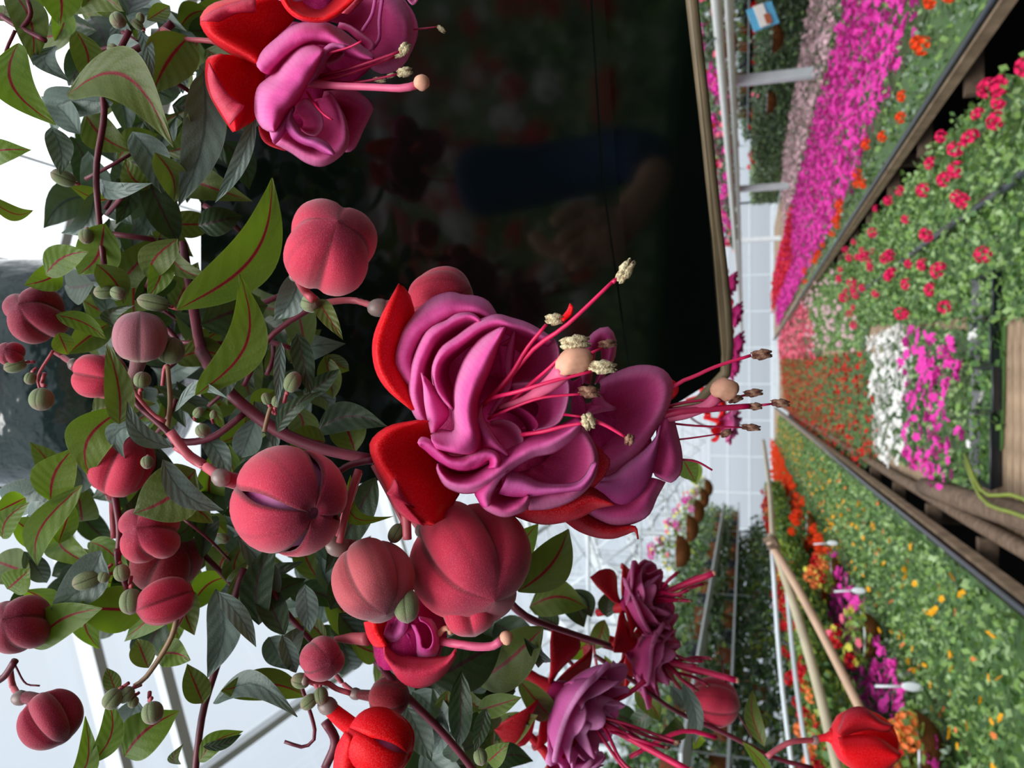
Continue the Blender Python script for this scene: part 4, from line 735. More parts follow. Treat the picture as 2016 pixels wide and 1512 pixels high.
BG2 = flat('bed_leaf_dark', lin(80, 116, 58), .5, .4, .35, 14, trans=.2)
BG3 = flat('bed_leaf_pale', lin(150, 178, 116), .4, .5, .3, 14, trans=.2)
BG4 = flat('grey_green_leaf', lin(128, 146, 122), .45, .5, .3, 10, trans=.15)
BG5 = flat('lime_leaf', lin(150, 165, 60), .5, .4, .3, 10, trans=.25)
def bloom_mat(name, c, e=None): return flat(name, c, .5, .2, .15, 30, trans=.25)
MAG = bloom_mat('magenta_bloom', lin(232, 66, 176)); HOT = bloom_mat('hot_pink_bloom', lin(226, 30, 92)); WHT = bloom_mat('white_bloom', lin(236, 232, 228))
PALE = bloom_mat('pale_pink_bloom', lin(238, 198, 206)); SAL = bloom_mat('salmon_bloom', lin(236, 112, 136)); REDB = bloom_mat('red_bloom', lin(196, 24, 24))
ORA = bloom_mat('orange_bloom', lin(240, 70, 20)); YEL = bloom_mat('yellow_bloom', lin(246, 172, 20)); CORAL = bloom_mat('coral_bloom', lin(240, 130, 70)); YELP = bloom_mat('lemon_bloom', lin(220, 214, 90))
CRIM = bloom_mat('crimson_bloom', lin(214, 40, 62))
def disc_bloom(r, mat, n=5, cup=.25):
    V = [(0, 0, -r * cup)]; f = []
    for k in range(n * 3):
        a = 2 * math.pi * k / (n * 3); rr = r * (1 if k % 3 else .72); V.append((rr * math.cos(a), rr * math.sin(a), .12 * r * math.sin(k * 2.3)))
    m_ = n * 3
    for k in range(m_): f.append((0, 1 + k, 1 + (k + 1) % m_))
    return mesh(V, f, mat, smooth=False, name='bloom')
def head_bloom(r, mat, n=14):
    V = []; f = []
    for k in range(n):
        z = 1 - 1.5 * (k + .5) / n; a = k * 2.39996; q = math.sqrt(max(0, 1 - z * z)); c = Vector((q * math.cos(a), q * math.sin(a), z * .8)) * r; nn = c.normalized(); t = nn.orthogonal().normalized(); b = nn.cross(t); o = len(V)
        V.append(c - nn * r * .15)
        for j in range(5):
            g = 2 * math.pi * j / 5 + k; V.append(c + (t * math.cos(g) + b * math.sin(g)) * r * .42 + nn * r * .05)
        for j in range(5): f.append((o, o + 1 + j, o + 1 + (j + 1) % 5))
    return mesh(V, f, mat, smooth=False, name='bloom')
def join_copies(name, me, Ms, parent, mat):
    co_ = np.array([v.co[:] for v in me.vertices]); fs = [tuple(p.vertices) for p in me.polygons]; V = []; f = []
    for M in Ms:
        A = np.array(M); o = len(V); V += (co_ @ A[:3, :3].T + A[:3, 3]).tolist(); f += [tuple(i + o for i in q) for q in fs]
    return stuff(obj(name, V, f, mat, parent, smooth=False))
def rnd_poly(poly, n):
    A = np.array(poly); lo, hi = A.min(0), A.max(0); out_ = []
    while len(out_) < n:
        p = RNG.uniform(lo, hi)
        if inpoly(p[0], p[1], poly): out_.append(p)
    return np.array(out_)
def area(poly): return abs(sum(poly[i - 1][0] * poly[i][1] - poly[i][0] * poly[i - 1][1] for i in range(len(poly)))) / 2
def bed(name, label, cat, poly, z, h, blooms, leafd=1500, lsz=.035, mats=None, group=None, lim=300, core=True, base=None, hvar=.04):
    """poly = outline on the level z+h; blooms = [(part name, mesh, density per m2, lift, material)]"""
    c = np.mean(poly, axis=0); t = thing(name, label, cat, (c[0], c[1], z), group); ar = area(poly)
    n = int(min(ar * leafd, 26000)); pts = rnd_poly(poly, n)
    bump = lambda p: hvar * (np.sin(p[:, 0] * 19) * np.cos(p[:, 1] * 17) * .5 + .5 * np.sin(p[:, 0] * 41 + p[:, 1] * 33))
    leafy('foliage', pts, z + h + bump(pts) - RNG.uniform(.0, .07, n) - .015, lsz, mats or [BG1, BG2, BG3], t)
    if h > .18:
        ed = []; hh = []
        for i in range(len(poly)):
            p, q = np.array(poly[i - 1]), np.array(poly[i]); ne = int(np.linalg.norm(q - p) * h * 2600)
            ed.append(p + (q - p) * RNG.uniform(0, 1, (ne, 1)) + RNG.normal(0, .03, (ne, 2))); hh.append(z + RNG.uniform(0, h, ne))
        leafy('side_foliage', np.concatenate(ed), np.concatenate(hh), lsz * 1.2, mats or [BG1, BG2, BG3], t)
    if core:
        cc = [(c[0] + (p[0] - c[0]) * .985, c[1] + (p[1] - c[1]) * .995) for p in poly]; k = len(cc)
        V = [(p[0], p[1], z + .005) for p in cc] + [(p[0], p[1], z + max(.012, h - .07)) for p in cc]
        obj('inner_growth', V, [tuple(range(k))[::-1], tuple(range(k, 2 * k))] + [(i, (i + 1) % k, k + (i + 1) % k, k + i) for i in range(k)], BG2, t, smooth=False)
    for pn, me, dn, lift, mt in blooms:
        nb = max(3, int(ar * dn)); bp = rnd_poly(poly, nb); d2 = bp[:, 0] ** 2 + bp[:, 1] ** 2
        bp = bp[np.argsort(d2)]; bz = z + h + bump(bp) + lift + RNG.uniform(-.012, .02, nb); Ms = []
        for i in range(nb):
            M = Matrix.Translation((bp[i, 0], bp[i, 1], bz[i])) @ Matrix.Rotation(RNG.uniform(0, 6.28), 4, 'Z') @ Matrix.Rotation(RNG.uniform(0, .9), 4, 'X') @ Matrix.Scale(RNG.uniform(.75, 1.2), 4)
            Ms.append(M)
        for M in Ms[:lim]: place(pn, me, M, t)
        if len(Ms) > lim: join_copies(pn + 's', me, Ms[lim:], t, mt)
    return t
def gp(pix, z): return [tuple(G(x, y, z)[:2]) for x, y in pix]
petu = disc_bloom(.028, MAG); petw = disc_bloom(.026, WHT); petp = disc_bloom(.026, PALE); ger = head_bloom(.030, HOT); sal = disc_bloom(.024, SAL); redm = disc_bloom(.02, REDB); redh = head_bloom(.024, REDB)
orab = head_bloom(.035, ORA); yelb = disc_bloom(.017, YEL); petp2 = head_bloom(.022, PALE); magp = disc_bloom(.028, MAG, 5)

# bench on the right with the petunias
def bench(name, label, x0, x1, y0, y1, z, edge_left=True, edge_right=True, slats=False, yb=None):
    t = thing(name, label, 'bench', ((x0 + x1) / 2, (y0 + y1) / 2, z - .1))
    if slats:
        n = 44; y = y0
        for k in range(n):
            box('slat', (x0 + .03, y, z - .02), (x1 - .03, y + .065, z), WOOD, t); y += .085
        box('table_board', (x0, y, z - .02), (x1, y1, z), WOOD, t)
    else: box('table_board', (x0, y0, z - .03), (x1, y1, z), WOOD, t)
    for s, on in ((x0, edge_left), (x1, edge_right)):
        if on:
            box('side_board', (s - .016, y0, z - .05), (s + .016, y1, z), WOOD, t)
    for y in np.arange(y0 + .3, min(y1, 16), .95):
        box('cross_bar', (x0 - .05, y, z - .16), (x1 + .05, y + .05, z - .09), LOG, t)
    for y in (y0 + .5, y0 + 4, y0 + 8, y0 + 12):
        for x in (x0 + .15, x1 - .15): square_bar('leg', (x, y, 0), (x, y, z - .1), .07, .07, LOG, t)
    return t
bench('side_bench', 'long wooden bench under the magenta petunias along the upper right aisle', 1.32, 4.6, 1.6, 24, .76, True, False)
bench('side_bench', 'long wooden bench under the yellow marigolds left of the dark gap', -2.4, -.69, 1.4, 24, .76, False, True)
cb = bench('middle_bench', 'slatted wooden bench under the geraniums in the middle of the house', -.6, 1.02, 1.5, 24, .62, True, True, slats=True)
tag(tube('drip_hose', [(1.30, 1.4, .79), (1.29, 6, .80), (1.31, 12, .79), (1.3, 24, .79)], .013, HOSE), 'black drip hose along the edge of the magenta petunia bench', 'hose')
tag(tube('drip_hose', [(-.68, 1.4, .79), (-.69, 6, .80), (-.67, 12, .79), (-.68, 24, .79)], .013, HOSE), 'black drip hose along the edge of the marigold bench', 'hose')
tag(tube('wooden_rail', [(-.57, 1.8, .65), (-.60, 5, .655), (-.60, 10, .65), (-.6, 24, .65)], .034, LOG), 'brown wooden rail along the left edge of the geranium bench', 'rail')
tag(tube('wooden_rail', [(-.36, 1.5, .68), (-.47, 3.2, .675), (-.55, 4.6, .67)], .05, LOG), 'thick grey brown rail beside the bare slats', 'rail')
for k, off in enumerate((0, .03)):
    tag(tube('raffia_tie', [(-.33 + off, 3.7, .70), (-.44 + off, 3.3, .735), (-.43 + off * 2, 2.9, .735), (-.42, 2.4, .74), (-.45 - off, 2.0, .745)], .007, BG5), ('pale green tie trailing over the grey rail, upper strand', 'pale green tie trailing over the grey rail, lower strand')[k], 'tie')
# plants on the right bench
bed('petunia_bed', 'broad band of magenta petunias on the right bench', 'flower bed', [(1.95, 2.2), (3.0, 2.2), (3.0, 20), (1.42, 20), (1.5, 6.5)], .76, 0.07, [('petunia_bloom', petu, 340, .0, MAG)], 700, .03)
bed('petunia_bed', 'narrow band of white and pale pink petunias behind the magenta ones', 'flower bed', [(3.0, 3), (4.5, 3), (4.5, 16), (3.0, 16)], .76, .10, [('pale_bloom', petp, 230, .01, PALE)], 700, .035, [BG1, BG2, BG4])
bed('bedding_plants', 'dark leafy plants with a few orange red heads at bench edge', 'plant', [(1.36, 2.2), (1.93, 2.2), (1.5, 6.4), (1.36, 14)], .76, 0.04, [('orange_bloom', orab, 14, .03, ORA)], 1800, .035, [BG2, BG4, BG1])
bed('petunia_bed', 'short strip of bright red petunias at the far end of the bench', 'flower bed', [(2.0, 13), (2.9, 13), (2.7, 22), (1.9, 22)], .76, .10, [('red_bloom', disc_bloom(.03, CRIM), 200, .02, CRIM)], 500, .03)
# plants on the middle bench
Z = .68
bed('geranium_bed', 'wide green geranium bed dotted with hot pink flower heads', 'flower bed', gp([(2060, 60), (2010, 110), (1890, 225), (1720, 420), (1650, 520), (1690, 640), (1800, 640), (1890, 625), (2060, 635)], Z), .62, .07, [('flower_head', ger, 15, .035, HOT)], 3000, .036, [BG1, BG1, BG3, BG2])
bed('geranium_bed', 'small pale pink geraniums beyond the hot pink heads', 'flower bed', gp([(1640, 515), (1585, 585), (1600, 690), (1690, 690), (1700, 640)], Z), .62, .07, [('pale_head', petp2, 22, .03, PALE)], 1500, .036, [BG1, BG1, BG3])
bed('flower_bed', 'dense salmon pink flowers at the far end of the middle bench', 'flower bed', gp([(1585, 580), (1534, 640), (1537, 705), (1610, 705), (1606, 640)], Z), .62, .07, [('salmon_bloom', disc_bloom(.04, SAL), 90, .02, SAL)], 300, .03)
bed('flower_bed', 'deep red small flowers between the salmon and the white ones', 'flower bed', gp([(1537, 700), (1610, 700), (1700, 690), (1730, 760), (1728, 900), (1690, 925), (1610, 862), (1543, 800)], Z), .62, .07, [('red_bloom', redm, 130, .01, REDB)], 1300, .03, [BG1, BG2])
bed('flower_bed', 'white bloom strip in front of the magenta strip', 'flower bed', gp([(1722, 660), (1790, 640), (1800, 700), (1792, 860), (1770, 920), (1735, 890), (1728, 760)], Z), .62, .075, [('white_bloom', petw, 420, .015, WHT)], 1100, .03)
bed('flower_bed', 'magenta bloom strip on the near end of the middle bench', 'flower bed', gp([(1795, 640), (1890, 650), (1905, 800), (1895, 900), (1880, 975), (1820, 950), (1790, 880)], Z), .62, .075, [('magenta_bloom', magp, 200, .015, MAG)], 1300, .035)
bed('bedding_plants', 'green plants in black trays beside the bare bench slats', 'plant', gp([(1880, 625), (1950, 630), (1948, 720), (1944, 880), (1918, 960), (1880, 960), (1900, 800)], Z), .62, .06, [('white_bud', petw, 3, .01, WHT)], 2600, .036, [BG2, BG2, BG1])
# black trays
for k, (x0, x1) in enumerate(((-.42, -.12), (-.11, .07), (.08, .26), (.27, .45))):
    y = G(1955, 800, .66)[1] - (.03 if k % 2 else 0); t = thing('plant_tray', ['black plant tray nearest the grey rail', 'second black tray from the rail', 'third black tray from the rail', 'fourth black tray, beside the geranium bed'][k], 'tray', (x0, y, .625), 'black trays at the slats')
    V = [(x0, y, .668), (x1, y, .668), (x1 - .015, y + .02, .625), (x0 + .015, y + .02, .625), (x0, y + .3, .668), (x1, y + .3, .668), (x1 - .015, y + .28, .625), (x0 + .015, y + .28, .625)]
    obj('tray_body', V, [(0, 3, 2, 1), (1, 2, 6, 5), (4, 5, 6, 7), (0, 4, 7, 3), (2, 3, 7, 6)], BLK, t, smooth=False, solid=.003)
    tube('rim', [Vector(V[0]), Vector(V[1])], .005, BLK, t)
tag(tube('tray_divider', [G(2060, 300, .66), G(2016, 345, .665), G(1850, 460, .665), G(1690, 580, .665)], .018, HOSE), 'black hose running through the geranium bed', 'hose')
# marigolds and petunias on the left bench
bed('marigold_bed', 'wide bed of green marigold plants with small yellow flowers', 'flower bed', [(-.72, 1.9), (-1.42, 1.9), (-1.42, 6), (-1.36, 20), (-.76, 20)], .76, 0.07, [('marigold_bloom', yelb, 26, .02, YEL), ('orange_bloom', disc_bloom(.015, CORAL), 12, .01, CORAL)], 2600, .034, [BG1, BG1, BG3, BG2])
bed('petunia_bed', 'magenta petunias beyond the marigolds, below the coconut baskets', 'flower bed', [(-1.44, 2.2), (-2.35, 2.2), (-2.35, 7.2), (-1.42, 7.2)], .76, 0.10, [('petunia_bloom', petu, 230, .02, MAG)], 1400, .032, [BG1, BG2, BG4])
bed('flower_bed', 'small orange red flowers behind the magenta petunias', 'flower bed', [(-1.44, 7.3), (-2.3, 7.3), (-2.3, 21), (-1.40, 21)], .76, .12, [('orange_bloom', orab, 40, .03, ORA)], 900, .035, [BG1, BG2])
# hedge-like row with red flowers on the right, seen at eye level
bed('flower_row', 'tall grey green plants with bright red flowers on the right', 'plant', [(5.5, 5), (6.3, 5), (6.3, 18), (5.5, 18)], .9, .68, [('red_bloom', head_bloom(.05, bloom_mat('bright_red', lin(235, 30, 40))), 5, .0, REDB)], 1500, .07, [BG4, BG4, BG2], hvar=.10)

def basket(x, y, z, r, label, cols, leafm, n=60, nb=26, wires=True, up=.16, lbl='hanging basket', spread=1.25, group=None, hang=None):
    t = thing('coconut_basket', label, 'basket', (x, y, z), group); V = []
    for i in range(7):
        th = math.pi / 2 * i / 6
        for j in range(18): a = 2 * math.pi * j / 18; k = 1 + .03 * math.sin(5 * a + i); V.append((x + r * math.cos(a) * math.cos(th) * k, y + r * math.sin(a) * math.cos(th) * k, z - r * .85 * math.sin(th)))
    obj('coconut_liner', V, grid_faces(7, 18, True), COCO, t, solid=.01)
    V, f = tube_mesh([(x + r * 1.02 * math.cos(a), y + r * 1.02 * math.sin(a), z) for a in np.linspace(0, 2 * math.pi, 20)], .005, 5, 40); obj('rim_wire', V, f, METAL, t)
    m_ = int(n * 7); a = RNG.uniform(0, 6.283, m_); q = np.sqrt(RNG.uniform(0, 1, m_)) * r * spread; pt = np.column_stack([x + q * np.cos(a), y + q * np.sin(a)])
    leafy('foliage', pt, z + up * (1 - (q / (r * spread)) ** 2) * RNG.uniform(.1, 1, m_) - .02, .05, leafm, t)
    for mi, (me, cnt_) in enumerate(cols):
        for k in range(cnt_):
            a = RNG.uniform(0, 6.28); q = math.sqrt(RNG.uniform(0, 1)) * r * spread
            place('bloom', me, Matrix.Translation((x + q * math.cos(a), y + q * math.sin(a), z + up * (1 - (q / (r * spread)) ** 2) + RNG.uniform(0, .05))) @ Matrix.Rotation(RNG.uniform(0, 1.2), 4, 'X') @ Matrix.Rotation(RNG.uniform(0, 6), 4, 'Z'), t)
    if hang:
        for k in range(3):
            a = 2.1 * k; tube('hanger_wire', [(x + r * math.cos(a), y + r * math.sin(a), z), (x, y, hang)], .003, METAL, t, 4)
    return t
b_pink, b_cor, b_lem, b_red, b_ora, b_mag = disc_bloom(.03, SAL), head_bloom(.04, CORAL), disc_bloom(.025, YELP), head_bloom(.045, bloom_mat('geranium_red', lin(190, 14, 30))), head_bloom(.04, ORA), head_bloom(.05, MAG)
basket(-1.50, 3.55, .93, .13, 'nearest coconut fibre basket with orange blooms, above the petunias', [(b_cor, 10), (b_lem, 5), (b_red, 1)], [BG5, BG1], 26, up=.12)
basket(-1.50, 5.0, .93, .13, 'brown coconut fibre basket with pink and lemon blooms', [(b_pink, 5), (b_lem, 9), (b_red, 3)], [BG5, BG1], 26, up=.14)
basket(-1.50, 6.6, .95, .12, 'small coconut fibre basket with coral and yellow blooms beyond', [(b_cor, 6), (b_lem, 8), (b_red, 2)], [BG5, BG1], 26, up=.14)
basket(-1.50, 8.8, .97, .12, 'farther coconut fibre basket with orange red blooms', [(b_ora, 9), (b_red, 4)], [BG1, BG2], 26, up=.14)
for k, (y, lb) in enumerate(((3.9, 'spoon shaped white plant label by the nearest basket'), (7.2, 'spoon shaped white plant label by the small basket'), (5.6, 'spoon shaped white plant label by the brown basket'))):
    t = thing('plant_label', lb, 'label', (-1.40, y, .85), 'white labels at the baskets')
    tube('stick', [(-1.40, y, 1.02), (-1.38, y - .02, .90)], .006, METAL, t); blob('plate', Vector((-1.375, y - .03, .87)), (.045, .022, .006), METAL, t, .0, axes=(Vector((0, 0, 1)), Vector((1, 0, 0)), Vector((0, 1, 0))))
# tall red-flowered row behind the coconut baskets
bed('flower_row', 'row of red and orange flowering plants behind the coconut baskets', 'plant', [(-1.75, 3.0), (-2.15, 3.0), (-2.2, 14), (-1.7, 14)], 1.0, .22, [('red_bloom', b_red, 22, .02, REDB), ('orange_bloom', b_cor, 12, .0, CORAL), ('yellow_bloom', b_lem, 10, .0, YELP)], 1700, .05, [BG1, BG2, BG5], hvar=.08)
# hanging rows higher up on the left
HB = ['hanging basket with pink and yellow flowers, nearest in the upper left row', 'second hanging basket in the upper left row', 'third hanging basket in the upper left row', 'fourth hanging basket in the upper left row', 'last hanging basket in the upper left row']
for k in range(5): basket(-1.75 - .03 * k, 8.2 + 1.5 * k, 2.28, .17, HB[k], [(b_mag, 3), (b_lem, 8), (b_pink, 3)], [BG5, BG1], 30, up=.25, hang=zr(1.8))
# racks of green plants on the left
for k, (x, z, w_, h_, y0, y1) in enumerate(((-2.6, 2.0, .5, .16, 5.0, 16), (-2.9, 1.72, .5, .16, 4.6, 18), (-3.5, 2.25, .5, .16, 6, 18), (-4.2, 1.9, .6, .2, 5, 18), (-3.1, 1.38, .6, .16, 4.2, 16), (-4.6, 1.5, .7, .25, 5, 18), (-5.4, 2.3, .6, .2, 6, 18), (-2.7, 1.05, .5, .2, 5.5, 15), (3.5, 1.78, .5, .2, 5, 16), (4.6, 1.95, .5, .2, 5, 16), (5.3, 1.55, .6, .2, 5, 16), (5.6, 2.3, .6, .2, 6, 16))):
    t = thing('plant_shelf', ['hanging shelf of green plants nearest above the baskets', 'hanging shelf of plants just under the nearest one', 'higher hanging shelf of plants behind', 'middle hanging shelf of plants near left wall', 'lowest hanging shelf of dark plants', 'rear low shelf of plants by left wall', 'highest shelf of plants by the left wall', 'lowest shelf of plants behind the marigold bench', 'hanging shelf of plants behind the white pipes', 'higher hanging shelf of plants on the right', 'low rear shelf of plants on the right', 'highest rear shelf of plants on the right'][k], 'shelf', (x, (y0 + y1) / 2, z), 'hanging plant shelves')
    box('shelf_board', (x - w_ / 2, y0, z - .02), (x + w_ / 2, y1, z), METAL, t)
    idx = 0; sn = ['nearest hanging shelf above the baskets', 'shelf just under the nearest one', 'higher left shelf', 'middle left shelf', 'lowest dark left shelf', 'rear low left shelf', 'highest left shelf', 'lowest shelf behind the marigolds', 'shelf behind the white pipes', 'higher right shelf', 'low rear right shelf', 'highest right shelf'][k]
    for y in np.arange(y0 + .2, y1, .62):
        c_ = [TERRA, BLK, COCO][idx % 3]; pk = ['terracotta', 'black', 'coconut fibre'][idx % 3]; sd_ = 'left' if x < 0 else 'right'; idx += 1
        V, f = tube_mesh([(x, y, z), (x, y, z + .14)], [.07, .095], 12); p_ = thing('potted_plant', 'leafy plant in a %s pot on the %s' % (pk, sn), 'plant', (x, y, z), '%s potted plants on the %s' % (pk, sn))
        obj('pot', V, f, c_, p_); m_ = 260; a = RNG.uniform(0, 6.283, m_); el = RNG.uniform(-.7, 1.5, m_); q = RNG.uniform(.08, .29, m_)
        leafy('foliage', np.column_stack([x + q * np.cos(a) * np.cos(el), y + q * np.sin(a) * np.cos(el)]), z + .2 + q * np.sin(el), .075, [[BG2, BG4, BG1], [BG2, BG2, BG4], [BG4, BG2, BG5]][idx % 3], p_)
    for y in (y0 + .3, (y0 + y1) / 2, y1 - .3): tube('hanger', [(x, y, z), (x, y, zr(x))], .008, METAL, t, 5)
# right: hanging magenta baskets near the white pipes
for k in range(8): basket(2.5, 4.6 + 1.25 * k, 1.74, .10, ['hanging basket of pink flowers nearest behind the white pipes', 'second hanging basket behind the white pipes', 'third hanging basket behind the white pipes', 'fourth hanging basket behind the white pipes', 'fifth hanging basket behind the white pipes', 'sixth hanging basket behind the white pipes', 'seventh hanging basket behind the white pipes', 'last hanging basket behind the white pipes'][k], [(b_mag, 9), (b_pink, 14), (b_red, 3)], [BG4, BG4, BG2], 80, up=.22, spread=2.8, hang=zr(2.5))
for k in range(4): basket(4.0, 5.2 + 2.1 * k, 1.3, .16, ['terracotta brown basket of plants, nearest on the right', 'second brown basket of plants on the right', 'third brown basket of plants on the right', 'last brown basket of plants on the right'][k], [(b_pink, 2)], [BG4, BG2, BG4], 44, up=.25, hang=zr(4))
bed('flower_row', 'low grey green row behind the pale petunias', 'plant', [(4.55, 3.6), (5.1, 3.6), (5.1, 20), (4.5, 20)], .8, .62, [('red_bloom', head_bloom(.055, bloom_mat('scarlet', lin(240, 30, 40))), 6, .0, REDB)], 1300, .06, [BG4, BG4, BG3], hvar=.08)
# pipes and canes
tag(tube('heating_pipe', [(1.47, .9, 1.71), (1.50, 5, 1.70), (1.5, 12, 1.69), (1.5, 28, 1.69)], .022, WHITEP), 'white pipe over the petunia bench, the upper of two', 'pipe')
tag(tube('heating_pipe', [(1.53, .9, 1.655), (1.545, 3.2, 1.66), (1.53, 5.5, 1.65), (1.53, 28, 1.65)], .018, WHITEP), 'white pipe over the petunia bench, the lower grey one', 'pipe')
tag(tube('wire_tie', [P(1390, 92, 3.4), P(1405, 78, 3.28), P(1425, 62, 3.34)], .004, HOSE), 'thin dark wire tied round the white pipes', 'wire')
def cane(pts, r, mat, label): tag(tube('bamboo_cane', [P(*p) for p in pts], r, mat, n=14), label, 'cane')
cane([(1503, 868, 5.2), (1515, 960, 3.8), (1522, 1065, 3.2)], .012, CANE2, 'pale cane hanging level behind the tied joint')
cane([(1518, 1055, 2.5), (1560, 1180, 2.3), (1610, 1350, 2.1), (1660, 1560, 1.9)], .014, CANE2, 'beige bamboo cane running to the bottom edge')
cane([(1512, 1062, 2.45), (1560, 1140, 2.3), (1630, 1270, 2.1), (1720, 1450, 1.9)], .012, CANE, 'pinkish bamboo cane slanting past the coconut baskets')
tag(tube('cord_knot', [P(1505, 1065, 2.4), P(1520, 1058, 2.38), P(1530, 1072, 2.4), P(1512, 1078, 2.4)], .008, LOG), 'brown cord knot joining the canes', 'cord')
for k, (a, b) in enumerate((((1520, 1080), (1566, 1560)), ((1545, 1110), (1600, 1560)))):
    tag(tube('steel_cable', [P(*a, 4.4), P((a[0] + b[0]) / 2 - 6, (a[1] + b[1]) / 2, 4.0), P(*b, 3.6)], .012, METAL), ['white steel cable beside the canes, the upper', 'white steel cable beside the canes, the lower'][k], 'cable')
# blue and white sign among the red flowers
t = thing('plant_sign', 'small blue and white plant sign among the grey green plants', 'sign', P(1500, 35, 4.2)); c = P(1502, 32, 4.2)
def card(name, cx_, cy_, w_, h_, mt, dd, par, an=.35):
    c_ = P(cx_, cy_, dd); a = (RGT * math.cos(an) + UPV * math.sin(an)); b = (UPV * math.cos(an) - RGT * math.sin(an)); k = dd / F; V = []
    for s in (0, .006):
        for u, v in ((-1, -1), (1, -1), (1, 1), (-1, 1)): V.append(c_ + a * u * w_ / 2 * k + b * v * h_ / 2 * k + FWD * s)
    return obj(name, V, [(0, 1, 2, 3), (7, 6, 5, 4), (0, 4, 5, 1), (1, 5, 6, 2), (2, 6, 7, 3), (3, 7, 4, 0)], mt, par, smooth=False)
card('sign_board', 1502, 32, 52, 46, flat('sign_blue', lin(86, 160, 196), .5), 4.2, t); card('white_band', 1500, 30, 20, 44, WHITEP, 4.19, t); card('brown_picture', 1512, 36, 12, 20, TERRA, 4.188, t)

# ------------------------------------------------------------------ the dark glossy planter the fuchsia grows in
pl = thing('square_planter', 'large dark green glossy planter behind the flowers, reflecting the flower beds', 'planter', P(900, 450, .45))
D0 = .43
ctr = P(1200, 430, D0); 
def plane_pt(x, y, n, c):
    v = FWD + RGT * ((x - 1008) / F) + UPV * ((756 - y) / F); return CAM + v * ((c - CAM).dot(n) / v.dot(n))
nrm = (CAM - ctr).normalized()
nrm = (nrm + Vector((0, 0, -.19))).normalized()
def face(pix, name, mat, off0=0, off1=.012, par=pl):
    V = [plane_pt(x, y, nrm, ctr) + nrm * off0 for x, y in pix] + [plane_pt(x, y, nrm, ctr) + nrm * off1 for x, y in pix]; k = len(pix)
    return obj(name, V, [tuple(range(k))[::-1], tuple(range(k, 2 * k))] + [(i, (i + 1) % k, k + (i + 1) % k, k + i) for i in range(k)], mat, par, smooth=False)
out1 = [(395, -260), (1338, -260), (1362, 0), (1400, 350), (1428, 735), (1300, 815), (1000, 900), (395, 1010)]
# body: front face, and walls going back
back = [plane_pt(x, y, nrm, ctr) - nrm * .36 + (Vector((0, 0, .03)) if x > 1250 else Vector((0, 0, 0))) for x, y in out1]
frt = [plane_pt(x, y, nrm, ctr) for x, y in out1]; k = len(out1)
obj('planter_body', frt + back, [tuple(range(k)), tuple(range(k, 2 * k))[::-1]] + [(i, k + i, k + (i + 1) % k, (i + 1) % k) for i in range(k)], POTM, pl, smooth=False)
tube('bottom_rim', [plane_pt(x, y, nrm, ctr) for x, y in out1[1:6]], .0035, RIMM, pl)
face([(1160, -260), (1178, -260), (1188, 0), (1212, 350), (1262, 735), (1240, 735), (1186, 350), (1164, 0)], 'raised_rib', POTM, 0, .003)
face([(1332, -260), (1341, -260), (1368, 0), (1403, 350), (1432, 735), (1424, 737), (1392, 350), (1356, 0)], 'rim_band', RIMM, 0, .003)
# the rounded green vessel above on the left
V = []; n_, m_ = 20, 40; c = P(60, 735, .62)
ax1 = RGT; ax2 = UPV; ax3 = FWD
for i in range(n_):
    th = math.pi * i / (n_ - 1)
    for j in range(m_):
        ph = 2 * math.pi * j / m_; cc, ss = math.cos(ph), math.sin(ph)
        e = lambda v, p: math.copysign(abs(v) ** p, v)
        V.append(c + ax1 * (.12 * e(math.cos(th), .6)) + ax2 * (.089 * e(math.sin(th), .6) * e(cc, .7)) + ax3 * (.09 * e(math.sin(th), .6) * e(ss, .7)))
hp = thing('hanging_pot', 'rounded glossy green pot hanging at the left edge behind leaves', 'pot', c)
obj('pot_body', V, grid_faces(n_, m_, True), SHELL, hp)
for s in (.03, -.02): tube('moulded_ring', [c + ax1 * s + ax2 * (.0905 * math.cos(a)) + ax3 * (.0915 * math.sin(a)) for a in np.linspace(0, 2 * math.pi, 30)], .0025, SHELL, hp, n=60)
tube('hook', [c - RGT * .12, c - RGT * .2], .003, METAL, hp)

